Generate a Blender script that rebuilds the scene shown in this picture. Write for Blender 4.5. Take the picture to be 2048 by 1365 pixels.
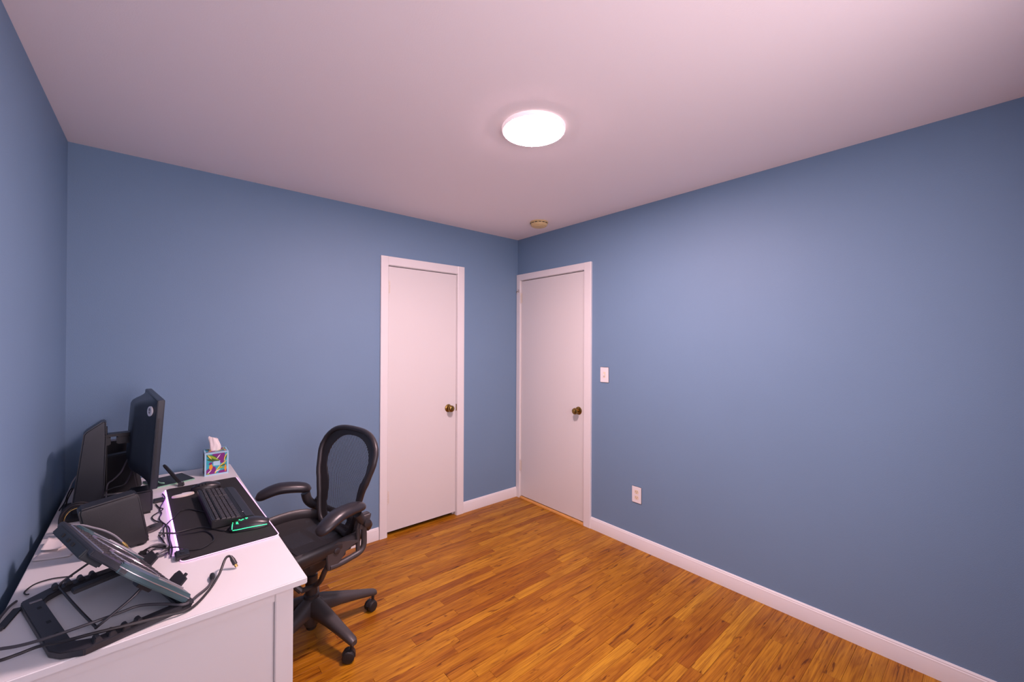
import bpy, bmesh, math, random
from mathutils import Vector, Matrix
random.seed(7)
for o in list(bpy.data.objects):
    bpy.data.objects.remove(o, do_unlink=True)
scene = bpy.context.scene
COL = scene.collection
PI = math.pi

# ------------------------------------------------------------------ camera, world, exposure
def make_camera():
    f, yaw, pitch, roll = 821.97, 0.705766, 0.004625, 0.004201
    d = Vector((math.sin(yaw)*math.cos(pitch), math.cos(yaw)*math.cos(pitch), math.sin(pitch)))
    r = Vector((math.cos(yaw), -math.sin(yaw), 0)); u = r.cross(d)
    r2 = r*math.cos(roll)+u*math.sin(roll); u2 = -r*math.sin(roll)+u*math.cos(roll)
    cam = bpy.data.cameras.new('camera'); ob = bpy.data.objects.new('camera', cam); COL.objects.link(ob)
    m = Matrix.Identity(4)
    for i in range(3):
        m[i][0] = r2[i]; m[i][1] = u2[i]; m[i][2] = -d[i]
    m.translation = Vector((-2.58773, -2.95614, 1.45743))
    ob.matrix_world = m
    cam.sensor_width = 36; cam.sensor_fit = 'HORIZONTAL'; cam.lens = 36*f/2048
    cam.clip_start = 0.02
    scene.camera = ob
make_camera()

WORLD_COL = (1.0, 0.80, 0.90); WORLD_STR = 6.5
LAMP_COL = (1.0, 0.67, 0.71); LAMP_STR = 270.0; RIM_STR = 0.5
w = bpy.data.worlds.new('fill_sky'); scene.world = w; w.use_nodes = True  # pinkish sky serving as fill light through the added window
bg = w.node_tree.nodes['Background']
bg.inputs[0].default_value = (*WORLD_COL, 1); bg.inputs[1].default_value = WORLD_STR
vs = scene.view_settings
vs.view_transform = 'Standard'; vs.look = 'None'; vs.gamma = 1; vs.use_curve_mapping = False
vs.exposure = 0.15

# added window opening for fill light in the unseen wall behind the camera (portal helps the sampling of the sky)
WX0, WX1, WZ0, WZ1 = -2.45, -1.05, 0.85, 2.15
YB = -3.32
pl = bpy.data.lights.new('fill_window_portal', 'AREA'); pl.shape = 'RECTANGLE'
pl.size = WX1-WX0; pl.size_y = WZ1-WZ0; pl.cycles.is_portal = True
po = bpy.data.objects.new('fill_window_portal', pl); COL.objects.link(po)
po.location = ((WX0+WX1)/2, YB-0.02, (WZ0+WZ1)/2); po.rotation_euler = (PI/2, 0, 0)

# ------------------------------------------------------------------ materials
MATS = {}
def pbr(name, col, rough=0.5, metal=0.0, emit=None, estr=0.0, bump=0.0, bscale=200.0, var=0.0, vscale=8.0, coat=0.0, alpha=1.0, spec=None, sheen=0.0):
    m = bpy.data.materials.new(name); m.use_nodes = True
    nt = m.node_tree; b = nt.nodes['Principled BSDF']
    b.inputs['Base Color'].default_value = (*col, 1)
    b.inputs['Roughness'].default_value = rough; b.inputs['Metallic'].default_value = metal
    b.inputs['Coat Weight'].default_value = coat
    if spec is not None: b.inputs['Specular IOR Level'].default_value = spec
    if emit: b.inputs['Emission Color'].default_value = (*emit, 1); b.inputs['Emission Strength'].default_value = estr
    tc = nt.nodes.new('ShaderNodeTexCoord')
    if var:
        n = nt.nodes.new('ShaderNodeTexNoise'); n.inputs['Scale'].default_value = vscale; n.inputs['Detail'].default_value = 4
        nt.links.new(tc.outputs['Object'], n.inputs['Vector'])
        mx = nt.nodes.new('ShaderNodeMix'); mx.data_type = 'RGBA'
        mx.inputs[6].default_value = (*[c*(1-var) for c in col], 1); mx.inputs[7].default_value = (*[min(1, c*(1+var)) for c in col], 1)
        nt.links.new(n.outputs['Fac'], mx.inputs[0]); nt.links.new(mx.outputs[2], b.inputs['Base Color'])
    if bump:
        n2 = nt.nodes.new('ShaderNodeTexNoise'); n2.inputs['Scale'].default_value = bscale; n2.inputs['Detail'].default_value = 3
        nt.links.new(tc.outputs['Object'], n2.inputs['Vector'])
        bp = nt.nodes.new('ShaderNodeBump'); bp.inputs['Strength'].default_value = bump; bp.inputs['Distance'].default_value = 0.002
        nt.links.new(n2.outputs['Fac'], bp.inputs['Height']); nt.links.new(bp.outputs['Normal'], b.inputs['Normal'])
    MATS[name] = m
    return m
pbr('wall_paint', (0.166, 0.276, 0.408), 0.6, bump=0.25, bscale=260, var=0.03, vscale=3)
pbr('ceiling_paint', (0.93, 0.87, 0.86), 0.8, bump=0.15, bscale=200)
pbr('white_trim', (0.80, 0.78, 0.77), 0.32, bump=0.06, bscale=60)
pbr('door_paint', (0.73, 0.71, 0.69), 0.38, bump=0.12, bscale=45)
pbr('closet_inside', (0.30, 0.29, 0.28), 0.8, var=0.05)
pbr('subfloor', (0.06, 0.03, 0.015), 0.8, var=0.2)
pbr('brass', (0.30, 0.19, 0.055), 0.28, 1.0, var=0.25, vscale=60)
pbr('ivory_plastic', (0.80, 0.70, 0.52), 0.4, var=0.02)
pbr('white_plastic', (0.82, 0.80, 0.80), 0.35, var=0.01)
pbr('slot_black', (0.01, 0.01, 0.01), 0.6, var=0.1)
pbr('aged_plastic', (0.72, 0.55, 0.27), 0.5, var=0.06, vscale=20)
pbr('lamp_rim', (0.85, 0.83, 0.83), 0.4, emit=LAMP_COL, estr=RIM_STR, var=0.005)
pbr('lamp_diffuser', (0.9, 0.9, 0.9), 0.4, emit=LAMP_COL, estr=LAMP_STR, var=0.005)
pbr('desk_white', (0.75, 0.735, 0.725), 0.30, var=0.01, coat=0.1)
pbr('black_plastic', (0.014, 0.014, 0.016), 0.42, bump=0.1, bscale=400, var=0.1)
pbr('black_satin', (0.020, 0.019, 0.022), 0.33, var=0.1)
pbr('monitor_back', (0.010, 0.014, 0.022), 0.36, var=0.1)
pbr('screen_glass', (0.004, 0.004, 0.005), 0.12, var=0.1)
pbr('chair_graphite', (0.050, 0.045, 0.047), 0.42, bump=0.08, bscale=300, var=0.08)
pbr('chair_frame', (0.026, 0.023, 0.025), 0.40, bump=0.08, bscale=300, var=0.08)
pbr('arm_vinyl', (0.022, 0.020, 0.024), 0.34, bump=0.1, bscale=500, var=0.08)
pbr('rubber', (0.012, 0.011, 0.012), 0.6, var=0.1)
pbr('cable_black', (0.012, 0.011, 0.013), 0.45, var=0.1)
pbr('cable_grey', (0.24, 0.23, 0.25), 0.5, var=0.08)
pbr('cable_dark', (0.055, 0.052, 0.060), 0.5, var=0.08)
pbr('cable_white', (0.75, 0.73, 0.73), 0.5, var=0.02)
pbr('gold', (0.75, 0.52, 0.18), 0.25, 1.0, var=0.05)
pbr('steel', (0.55, 0.55, 0.56), 0.3, 1.0, var=0.05)
pbr('dark_wire', (0.06, 0.055, 0.06), 0.35, 0.7, var=0.05)
pbr('teal_grey', (0.050, 0.105, 0.120), 0.40, var=0.08)
pbr('silver_trim', (0.55, 0.52, 0.56), 0.28, 0.8, var=0.05)
pbr('cooler_black', (0.030, 0.030, 0.036), 0.42, bump=0.1, bscale=300, var=0.1)
pbr('pad_cloth', (0.013, 0.013, 0.014), 0.85, bump=0.5, bscale=900, var=0.15, vscale=30)
pbr('led_violet', (0.6, 0.4, 0.9), 0.4, emit=(0.62, 0.22, 1.0), estr=9.0, var=0.01)
pbr('led_pink', (0.9, 0.7, 0.9), 0.4, emit=(1.0, 0.45, 0.95), estr=1.1, var=0.01)
pbr('led_green', (0.1, 0.8, 0.4), 0.4, emit=(0.01, 1.0, 0.30), estr=1.5, var=0.01)
pbr('key_grey', (0.030, 0.028, 0.031), 0.5, var=0.1)
pbr('cream', (0.80, 0.72, 0.62), 0.45, var=0.02)
pbr('mint_edge', (0.30, 0.62, 0.45), 0.35, var=0.03)
pbr('tablet_dark', (0.016, 0.022, 0.026), 0.5, var=0.08)
pbr('paper', (0.80, 0.75, 0.73), 0.8, bump=0.2, bscale=80, var=0.03)
pbr('tissue', (0.86, 0.80, 0.79), 0.85, bump=0.4, bscale=90, var=0.02)
pbr('box_blue', (0.16, 0.50, 0.66), 0.45, var=0.03)
pbr('box_light', (0.42, 0.66, 0.80), 0.45, var=0.03)
pbr('print_purple', (0.20, 0.012, 0.20), 0.45, var=0.1, vscale=60)
pbr('print_green', (0.30, 0.46, 0.02), 0.45, var=0.15, vscale=80)
pbr('print_dark', (0.045, 0.12, 0.02), 0.45, var=0.15, vscale=80)
pbr('print_orange', (0.80, 0.32, 0.02), 0.45, var=0.1, vscale=80)
pbr('print_yellow', (0.72, 0.60, 0.12), 0.45, var=0.08, vscale=80)
pbr('print_teal', (0.03, 0.40, 0.48), 0.45, var=0.1, vscale=80)
pbr('print_white', (0.82, 0.72, 0.76), 0.45, var=0.02)
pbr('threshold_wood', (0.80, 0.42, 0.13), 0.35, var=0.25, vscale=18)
pbr('hinge_paint', (0.72, 0.66, 0.58), 0.35, var=0.1, vscale=60)
pbr('fill_window_glass', (0.9, 0.92, 0.95), 0.02, var=0.01)

def wood():
    m = bpy.data.materials.new('oak_floor'); m.use_nodes = True; nt = m.node_tree; N = nt.nodes; L = nt.links
    b = N['Principled BSDF']
    tc = N.new('ShaderNodeTexCoord'); oi = N.new('ShaderNodeObjectInfo')
    mul = N.new('ShaderNodeMath'); mul.operation = 'MULTIPLY'; mul.inputs[1].default_value = 37.0
    L.new(oi.outputs['Random'], mul.inputs[0])
    cmb = N.new('ShaderNodeCombineXYZ')
    for i in range(3): L.new(mul.outputs[0], cmb.inputs[i])
    add = N.new('ShaderNodeVectorMath'); add.operation = 'ADD'
    L.new(tc.outputs['Object'], add.inputs[0]); L.new(cmb.outputs[0], add.inputs[1])
    def noise(scale, sx, sy, detail=5, dist=0.0):
        mp = N.new('ShaderNodeMapping'); mp.inputs['Scale'].default_value = (sx, sy, 1)
        L.new(add.outputs[0], mp.inputs['Vector'])
        n = N.new('ShaderNodeTexNoise'); n.inputs['Scale'].default_value = scale; n.inputs['Detail'].default_value = detail
        n.inputs['Distortion'].default_value = dist
        L.new(mp.outputs[0], n.inputs['Vector']); return n
    base = N.new('ShaderNodeValToRGB'); cr = base.color_ramp
    cols = [(0.0, (0.335, 0.115, 0.007)), (0.15, (0.41, 0.160, 0.009)), (0.45, (0.47, 0.200, 0.011)), (0.75, (0.51, 0.230, 0.013)), (1.0, (0.57, 0.280, 0.019))]
    cr.elements[0].position = 0; cr.elements[0].color = (*cols[0][1], 1)
    cr.elements[1].position = 1; cr.elements[1].color = (*cols[-1][1], 1)
    for p_, c_ in cols[1:-1]:
        e = cr.elements.new(p_); e.color = (*c_, 1)
    L.new(oi.outputs['Random'], base.inputs[0])
    def darken(prev, n, lo, hi, col):
        r = N.new('ShaderNodeMapRange'); r.inputs['From Min'].default_value = lo; r.inputs['From Max'].default_value = hi
        L.new(n.outputs['Fac'], r.inputs['Value'])
        mx = N.new('ShaderNodeMix'); mx.data_type = 'RGBA'; mx.blend_type = 'MULTIPLY'
        mx.inputs[7].default_value = (*col, 1)
        L.new(r.outputs[0], mx.inputs[0]); L.new(prev, mx.inputs[6]); return mx.outputs[2]
    c = darken(base.outputs[0], noise(6, 0.5, 4, 4, 1.5), 0.40, 0.75, (0.62, 0.50, 0.40))      # broad figure
    c = darken(c, noise(14, 0.35, 9, 6, 0.6), 0.42, 0.72, (0.58, 0.46, 0.36))                  # grain streaks
    c = darken(c, noise(40, 0.12, 8, 3), 0.46, 0.70, (0.72, 0.62, 0.55))                       # fine pores
    c = darken(c, noise(5, 0.8, 6, 3, 2.5), 0.62, 0.70, (0.36, 0.24, 0.20))                    # dark mineral streaks
    L.new(c, b.inputs['Base Color'])
    b.inputs['Roughness'].default_value = 0.36; b.inputs['Specular IOR Level'].default_value = 0.22
    b.inputs['Coat Weight'].default_value = 0.04; b.inputs['Coat Roughness'].default_value = 0.22
    n = noise(30, 0.15, 6, 3); bp = N.new('ShaderNodeBump'); bp.inputs['Strength'].default_value = 0.08; bp.inputs['Distance'].default_value = 0.001
    L.new(n.outputs['Fac'], bp.inputs['Height']); L.new(bp.outputs['Normal'], b.inputs['Normal'])
    MATS['oak_floor'] = m
wood()

def mesh_fabric(name, col, nx, ny, duty, duty2, lo, hi):
    # woven suspension net: diagonal/vertical threads with open gaps
    m = bpy.data.materials.new(name); m.use_nodes = True; nt = m.node_tree; N = nt.nodes; L = nt.links
    b = N['Principled BSDF']; b.inputs['Base Color'].default_value = (*col, 1); b.inputs['Roughness'].default_value = 0.55
    uv = N.new('ShaderNodeUVMap'); sep = N.new('ShaderNodeSeparateXYZ'); L.new(uv.outputs[0], sep.inputs[0])
    def stripes(sock, n, duty):
        a = N.new('ShaderNodeMath'); a.operation = 'MULTIPLY'; a.inputs[1].default_value = n; L.new(sock, a.inputs[0])
        f = N.new('ShaderNodeMath'); f.operation = 'FRACT'; L.new(a.outputs[0], f.inputs[0])
        g = N.new('ShaderNodeMath'); g.operation = 'LESS_THAN'; g.inputs[1].default_value = duty; L.new(f.outputs[0], g.inputs[0])
        return g.outputs[0]
    s1 = stripes(sep.outputs[0], nx, duty); s2 = stripes(sep.outputs[1], ny, duty2)
    mx = N.new('ShaderNodeMath'); mx.operation = 'MAXIMUM'; L.new(s1, mx.inputs[0]); L.new(s2, mx.inputs[1])
    mr = N.new('ShaderNodeMapRange'); mr.inputs['To Min'].default_value = lo; mr.inputs['To Max'].default_value = hi; L.new(mx.outputs[0], mr.inputs['Value']); L.new(mr.outputs[0], b.inputs['Alpha'])
    MATS[name] = m
mesh_fabric('back_net', (0.034, 0.032, 0.035), 40, 60, 0.50, 0.10, 0.30, 0.85)
mesh_fabric('seat_net', (0.020, 0.019, 0.021), 90, 90, 0.88, 0.4, 0.3, 1.0)

# ------------------------------------------------------------------ mesh helpers
class MB:
    def __init__(s, M=None):
        s.v = []; s.f = []; s.fm = []; s.uv = {}; s.M = M
    def P(s, p):
        p = Vector(p); p = s.M @ p if s.M else p
        s.v.append(p); return len(s.v)-1
    def F(s, idx, mi=0):
        s.f.append(list(idx)); s.fm.append(mi)
    def box(s, x0, x1, y0, y1, z0, z1, mi=0, T=None):
        ids = []
        for z in (z0, z1):
            for (x, y) in ((x0, y0), (x1, y0), (x1, y1), (x0, y1)):
                p = Vector((x, y, z))
                if T: p = T @ p
                ids.append(s.P(p))
        a = ids
        for q in ((0, 3, 2, 1), (4, 5, 6, 7), (0, 1, 5, 4), (1, 2, 6, 5), (2, 3, 7, 6), (3, 0, 4, 7)):
            s.F([a[i] for i in q], mi)
        return s
    def prism(s, poly, fn0, fn1, mi=0):
        """poly list of (a,b); fn0/fn1 map (a,b) to 3D points of the two caps."""
        n = len(poly)
        A = [s.P(fn0(a, b)) for a, b in poly]; B = [s.P(fn1(a, b)) for a, b in poly]
        s.F(A[::-1], mi); s.F(B, mi)
        for i in range(n): s.F((A[i], A[(i+1) % n], B[(i+1) % n], B[i]), mi)
        return s
    def loft(s, rings, closed=True, caps=True, mi=0):
        R = [[s.P(p) for p in r] for r in rings]
        n = len(R[0]); m = n if closed else n-1
        for a, b in zip(R[:-1], R[1:]):
            for i in range(m): s.F((a[i], a[(i+1) % n], b[(i+1) % n], b[i]), mi)
        if caps and closed:
            s.F(R[0][::-1], mi); s.F(R[-1], mi)
        return s
    def tube(s, pts, r, n=8, closed=False, mi=0, flat=1.0, up=None):
        pts = [Vector(p) for p in pts]; k = len(pts)
        rad = r if hasattr(r, '__len__') else [r]*k
        T = []
        for i in range(k):
            a = pts[(i-1) % k] if closed else pts[max(0, i-1)]; b = pts[(i+1) % k] if closed else pts[min(k-1, i+1)]
            t = (b-a); T.append(t.normalized() if t.length > 1e-9 else Vector((0, 0, 1)))
        u = Vector(up) if up else (Vector((0, 0, 1)) if abs(T[0].z) < 0.9 else Vector((1, 0, 0)))
        rings = []
        for i in range(k):
            if up: uu = Vector(up)
            else: uu = u
            uu = (uu - T[i]*uu.dot(T[i]))
            if uu.length < 1e-6: uu = T[i].orthogonal()
            uu.normalize(); vv = T[i].cross(uu); u = uu
            rings.append([pts[i] + (uu*math.cos(2*PI*j/n)*flat + vv*math.sin(2*PI*j/n))*rad[i] for j in range(n)])
        if closed: rings.append(rings[0])
        return s.loft(rings, True, not closed, mi)
    def lathe(s, prof, n=24, c=(0, 0, 0), ax='z', mi=0, caps=True):
        rings = []
        c = Vector(c)
        for r, h in prof:
            ring = []
            for j in range(n):
                a = 2*PI*j/n; p = (r*math.cos(a), r*math.sin(a), h)
                if ax == 'x': p = (p[2], p[0], p[1])
                elif ax == 'y': p = (p[1], p[2], p[0])
                ring.append(c+Vector(p))
            rings.append(ring)
        return s.loft(rings, True, caps, mi)
    def grid(s, fn, nu, nv, mi=0, thick=None):
        ids = [[s.P(fn(i/nu, j/nv)) for j in range(nv+1)] for i in range(nu+1)]
        for i in range(nu):
            for j in range(nv):
                s.F((ids[i][j], ids[i+1][j], ids[i+1][j+1], ids[i][j+1]), mi)
                s.uv[len(s.f)-1] = [(i/nu, j/nv), ((i+1)/nu, j/nv), ((i+1)/nu, (j+1)/nv), (i/nu, (j+1)/nv)]
        return s
    def build(s, name, mat, parent=None, bevel=0.0, seg=2, smooth=None, kind=None, label=None):
        me = bpy.data.meshes.new(name)
        me.from_pydata([tuple(p) for p in s.v], [], s.f)
        mats = mat if isinstance(mat, (list, tuple)) else [mat]
        for mm in mats: me.materials.append(MATS[mm])
        for i, p in enumerate(me.polygons): p.material_index = s.fm[i]
        if s.uv:
            ul = me.uv_layers.new(name='UVMap')
            for i, p in enumerate(me.polygons):
                if i in s.uv:
                    for k, li in enumerate(p.loop_indices): ul.data[li].uv = s.uv[i][k]
        bm = bmesh.new(); bm.from_mesh(me)
        if not s.uv:
            bmesh.ops.recalc_face_normals(bm, faces=bm.faces)
        if bevel:
            es = [e for e in bm.edges if len(e.link_faces) == 2 and e.calc_face_angle(0) > 0.5]
            bmesh.ops.bevel(bm, geom=es, offset=bevel, segments=seg, affect='EDGES', clamp_overlap=True)
        bm.to_mesh(me); bm.free()
        if smooth is None: smooth = 35
        if smooth:
            me.shade_smooth(); me.set_sharp_from_angle(angle=math.radians(smooth))
        o = bpy.data.objects.new(name, me); COL.objects.link(o)
        if parent: o.parent = parent
        if kind: o['kind'] = kind
        if label: o['label'] = label
        return o

def thing(name, label, cat, loc=(0, 0, 0), rz=0.0, group=None):
    o = bpy.data.objects.new(name, None); COL.objects.link(o); o.empty_display_size = 0.05
    o.location = loc; o.rotation_euler = (0, 0, rz)
    o['label'] = label; o['category'] = cat
    if group: o['group'] = group
    return o
def struct(name, label=None, loc=(0, 0, 0)):
    o = bpy.data.objects.new(name, None); COL.objects.link(o); o.location = loc; o['kind'] = 'structure'
    if label: o['label'] = label
    return o
def tag(o, label, cat, group=None):
    o['label'] = label; o['category'] = cat
    if group: o['group'] = group
    return o
def spline(pts, n=8, closed=False):
    pts = [Vector(p) for p in pts]; k = len(pts); out = []
    rng = range(k if closed else k-1)
    for i in rng:
        g = (lambda j: pts[j % k]) if closed else (lambda j: pts[max(0, min(k-1, j))])
        p0, p1, p2, p3 = g(i-1), g(i), g(i+1), g(i+2)
        for t in range(n):
            t = t/n
            out.append(0.5*((2*p1)+(p2-p0)*t+(2*p0-5*p1+4*p2-p3)*t*t+(3*p1-p0-3*p2+p3)*t**3))
    if not closed: out.append(pts[-1])
    return out
def setkind(o, label=None):
    o['kind'] = 'structure'
    if label: o['label'] = label
    return o

# ------------------------------------------------------------------ room shell
H = 2.44; W = 2.9457
floor_base = MB().box(-W-0.12, 0.9, YB-0.12, 0.75, -0.08, -0.012).build('floor', 'subfloor')
setkind(floor_base, 'orange brown strip oak floor of narrow boards')
PW = 0.0572
def plank(x0, x1, y0, y1):
    g = 0.0003
    m = MB(); cx, cy = (x0+x1)/2, (y0+y1)/2; hx, hy = (x1-x0)/2-g, (y1-y0)/2-g
    c = 0.0007; zt = random.uniform(-0.0004, 0.0004)
    low = [m.P((sx*hx, sy*hy, -0.012)) for sx, sy in ((-1, -1), (1, -1), (1, 1), (-1, 1))]
    mid = [m.P((sx*hx, sy*hy, zt-c)) for sx, sy in ((-1, -1), (1, -1), (1, 1), (-1, 1))]
    top = [m.P((sx*(hx-c), sy*(hy-c), zt)) for sx, sy in ((-1, -1), (1, -1), (1, 1), (-1, 1))]
    for a, b in ((low, mid), (mid, top)):
        for i in range(4): m.F((a[i], a[(i+1) % 4], b[(i+1) % 4], b[i]))
    m.F(top)
    o = m.build('plank', 'oak_floor', floor_base, smooth=0); o.location = (cx, cy, 0)
y = 0.05
while y > YB:
    x = -W - random.uniform(0, 0.5)
    while x < 0.0:
        ln = random.choice((0.42, 0.55, 0.66, 0.78, 0.9, 1.05))*random.uniform(0.9, 1.12)
        x1 = x+ln
        if 0.02-x1 < 0.2: x1 = 0.02
        if x1 > -W+0.03:
            plank(max(x, -W), min(x1, 0.02), y-PW, y)
        x = x1
    y -= PW

ceil = MB().box(-W-0.12, 0.12, YB-0.12, 0.12, H, H+0.1).build('ceiling', 'ceiling_paint', smooth=0); setkind(ceil, 'matt white ceiling')

# door openings: closet in the back wall, entry door in the right wall
CX0, CX1, CH = -1.300, -0.684, 2.040
EY0, EY1, EH = -0.826, -0.052, 2.048
t = 0.11
b = MB()
b.box(-W-t, CX0, 0, t, 0, H); b.box(CX1, t, 0, t, 0, H); b.box(CX0, CX1, 0, t, CH, H)
wb = b.build('wall_back', 'wall_paint', smooth=0); setkind(wb, 'blue painted wall with the closet door')
b = MB()
b.box(0, t, YB-t, EY0, 0, H); b.box(0, t, EY1, 0, 0, H); b.box(0, t, EY0, EY1, EH, H)
wr = b.build('wall_right', 'wall_paint', smooth=0); setkind(wr, 'long blue painted wall with the entry door')
wl = MB().box(-W-t, -W, YB-t, 0, 0, H).build('wall_left', 'wall_paint', smooth=0); setkind(wl, 'blue painted wall behind the desk')
b = MB()
b.box(-W, WX0, YB-t, YB, 0, H); b.box(WX1, 0, YB-t, YB, 0, H); b.box(WX0, WX1, YB-t, YB, 0, WZ0); b.box(WX0, WX1, YB-t, YB, WZ1, H)
wf = b.build('wall_front', 'wall_paint', smooth=0); setkind(wf, 'blue painted wall behind the viewer with an added window')
# closet and hallway cavities behind the doors
b = MB(); b.box(-1.45, -0.5, 0.60, 0.66, 0, H); b.box(-1.51, -1.45, t, 0.66, 0, H); b.box(-0.5, -0.44, t, 0.66, 0, H); b.box(-1.51, -0.44, t, 0.66, H, H+0.05)
setkind(b.build('wall_closet', 'closet_inside', smooth=0), 'inside of the closet')
b = MB(); b.box(0.75, 0.81, -1.0, 0.1, 0, H); b.box(t, 0.81, -1.06, -1.0, 0, H); b.box(t, 0.81, 0.11, 0.17, 0, H); b.box(t, 0.81, -1.06, 0.17, H, H+0.05)
setkind(b.build('wall_hallway', 'closet_inside', smooth=0), 'hallway behind the entry door')
# assumed window behind the camera, added to let in fill light
wn = struct('fill_window_1', 'added white framed fill window behind the viewer', ((WX0+WX1)/2, YB-0.05, WZ0))
hw = (WX1-WX0)/2; hh = WZ1-WZ0
m = MB(); fr = 0.05
m.box(-hw, -hw+fr, -0.03, 0.03, 0, hh); m.box(hw-fr, hw, -0.03, 0.03, 0, hh); m.box(-hw+fr, hw-fr, -0.03, 0.03, 0, fr); m.box(-hw+fr, hw-fr, -0.03, 0.03, hh-fr, hh)
m.box(-hw+fr, hw-fr, -0.02, 0.02, hh/2-0.02, hh/2+0.02); m.box(-0.02, 0.02, -0.025, 0.025, fr, hh-fr)
m.build('fill_window_frame', 'white_trim', wn, smooth=0)
MB().box(-hw-0.06, hw+0.06, 0.03, 0.12, -0.03, 0.0).build('fill_window_sill', 'white_trim', wn, bevel=0.004)

# baseboards: flat board with a small moulded cap
BB = [(0, 0), (0.014, 0), (0.014, 0.066), (0.0125, 0.070), (0.0125, 0.076), (0.0095, 0.080), (0.0095, 0.084), (0.005, 0.090), (0, 0.090)]
def baseboard(name, p0, p1, nrm, label):
    p0 = Vector((*p0, 0)); p1 = Vector((*p1, 0)); n = Vector((*nrm, 0))
    o = MB().prism(BB, lambda a, b_: p0+n*a+Vector((0, 0, b_)), lambda a, b_: p1+n*a+Vector((0, 0, b_))).build(name, 'white_trim', smooth=25)
    setkind(o, label)
baseboard('baseboard_back', (-W, 0), (-1.360, 0), (0, -1), 'white baseboard between left corner and closet door')
baseboard('baseboard_corner', (-0.618, 0), (0, 0), (0, -1), 'short white baseboard between the two doors')
baseboard('baseboard_right', (0, -0.893), (0, YB), (-1, 0), 'long white baseboard under the right wall')
baseboard('baseboard_left', (-W, YB), (-W, 0), (1, 0), 'white baseboard behind the desk')
baseboard('baseboard_front', (0, YB), (-W, YB), (0, 1), 'white baseboard under the added window')

# ------------------------------------------------------------------ doors
def knob(parent, loc, ax, stepped):
    """brass door knob; ax = outward direction"""
    ax = Vector(ax); side = Vector((0, 0, 1)); thr = ax.cross(side)
    M = Matrix(((thr.x, side.x, ax.x, loc[0]), (thr.y, side.y, ax.y, loc[1]), (thr.z, side.z, ax.z, loc[2]), (0, 0, 0, 1)))
    k = MB(M)
    if stepped:
        prof = [(0.001, 0.066), (0.012, 0.0655), (0.0135, 0.064), (0.0145, 0.060), (0.022, 0.058), (0.0255, 0.052), (0.0265, 0.045), (0.024, 0.038), (0.017, 0.032), (0.0115, 0.027), (0.011, 0.009)]
    else:
        prof = [(0.001, 0.064), (0.014, 0.0635), (0.022, 0.060), (0.027, 0.053), (0.028, 0.046), (0.025, 0.038), (0.017, 0.031), (0.0115, 0.027), (0.011, 0.009)]
    o = k.lathe(prof, 28).build('knob', 'brass', parent, label='aged brass door knob')
    r = MB(M)
    r.lathe([(0.001, 0.011), (0.013, 0.0105), (0.024, 0.009), (0.031, 0.005), (0.033, 0.0)], 28)
    rr = r.build('rosette', 'brass', o)
    kh = MB(M); kh.lathe([(0.001, 0.0675), (0.004, 0.0672), (0.0045, 0.065)], 12)
    kh.build('key_cylinder', 'brass', o)
def hinge(parent, loc, ax, hand):
    m = MB()
    ax = Vector(ax); h = Vector(hand)
    c = Vector(loc)
    for i in range(5):
        z0 = -0.045+i*0.018
        m.tube([c+ax*0.006+Vector((0, 0, z0+0.0008)), c+ax*0.006+Vector((0, 0, z0+0.0172))], 0.0062, 10)
    for zz in (-0.049, 0.049):
        m.tube([c+ax*0.006+Vector((0, 0, zz-0.003)), c+ax*0.006+Vector((0, 0, zz+0.003))], 0.0045, 10)
    p = [(0.004, -0.045), (0.016, -0.045), (0.016, 0.045), (0.004, 0.045)]
    m.prism(p, lambda a, b_: c+h*a+Vector((0, 0, b_)), lambda a, b_: c+h*a+ax*0.0015+Vector((0, 0, b_)))
    m.build('hinge', 'hinge_paint', parent)

# casing profile (width across, thickness) shared by both doors
def casing(parent, name, face, a0, a1, z0, z1, out):
    """board on the wall; face(a, n, z) -> local point"""
    m = MB(); e = 0.012
    poly = [(a0, 0), (a0, out), (a0+0.004, out+0.002), (a1-0.006, out+0.002), (a1, out-0.003), (a1, 0)]
    m.prism(poly, lambda a, n: face(a, n, z0), lambda a, n: face(a, n, z1))
    return m.build(name, 'white_trim', parent, smooth=25)

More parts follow.
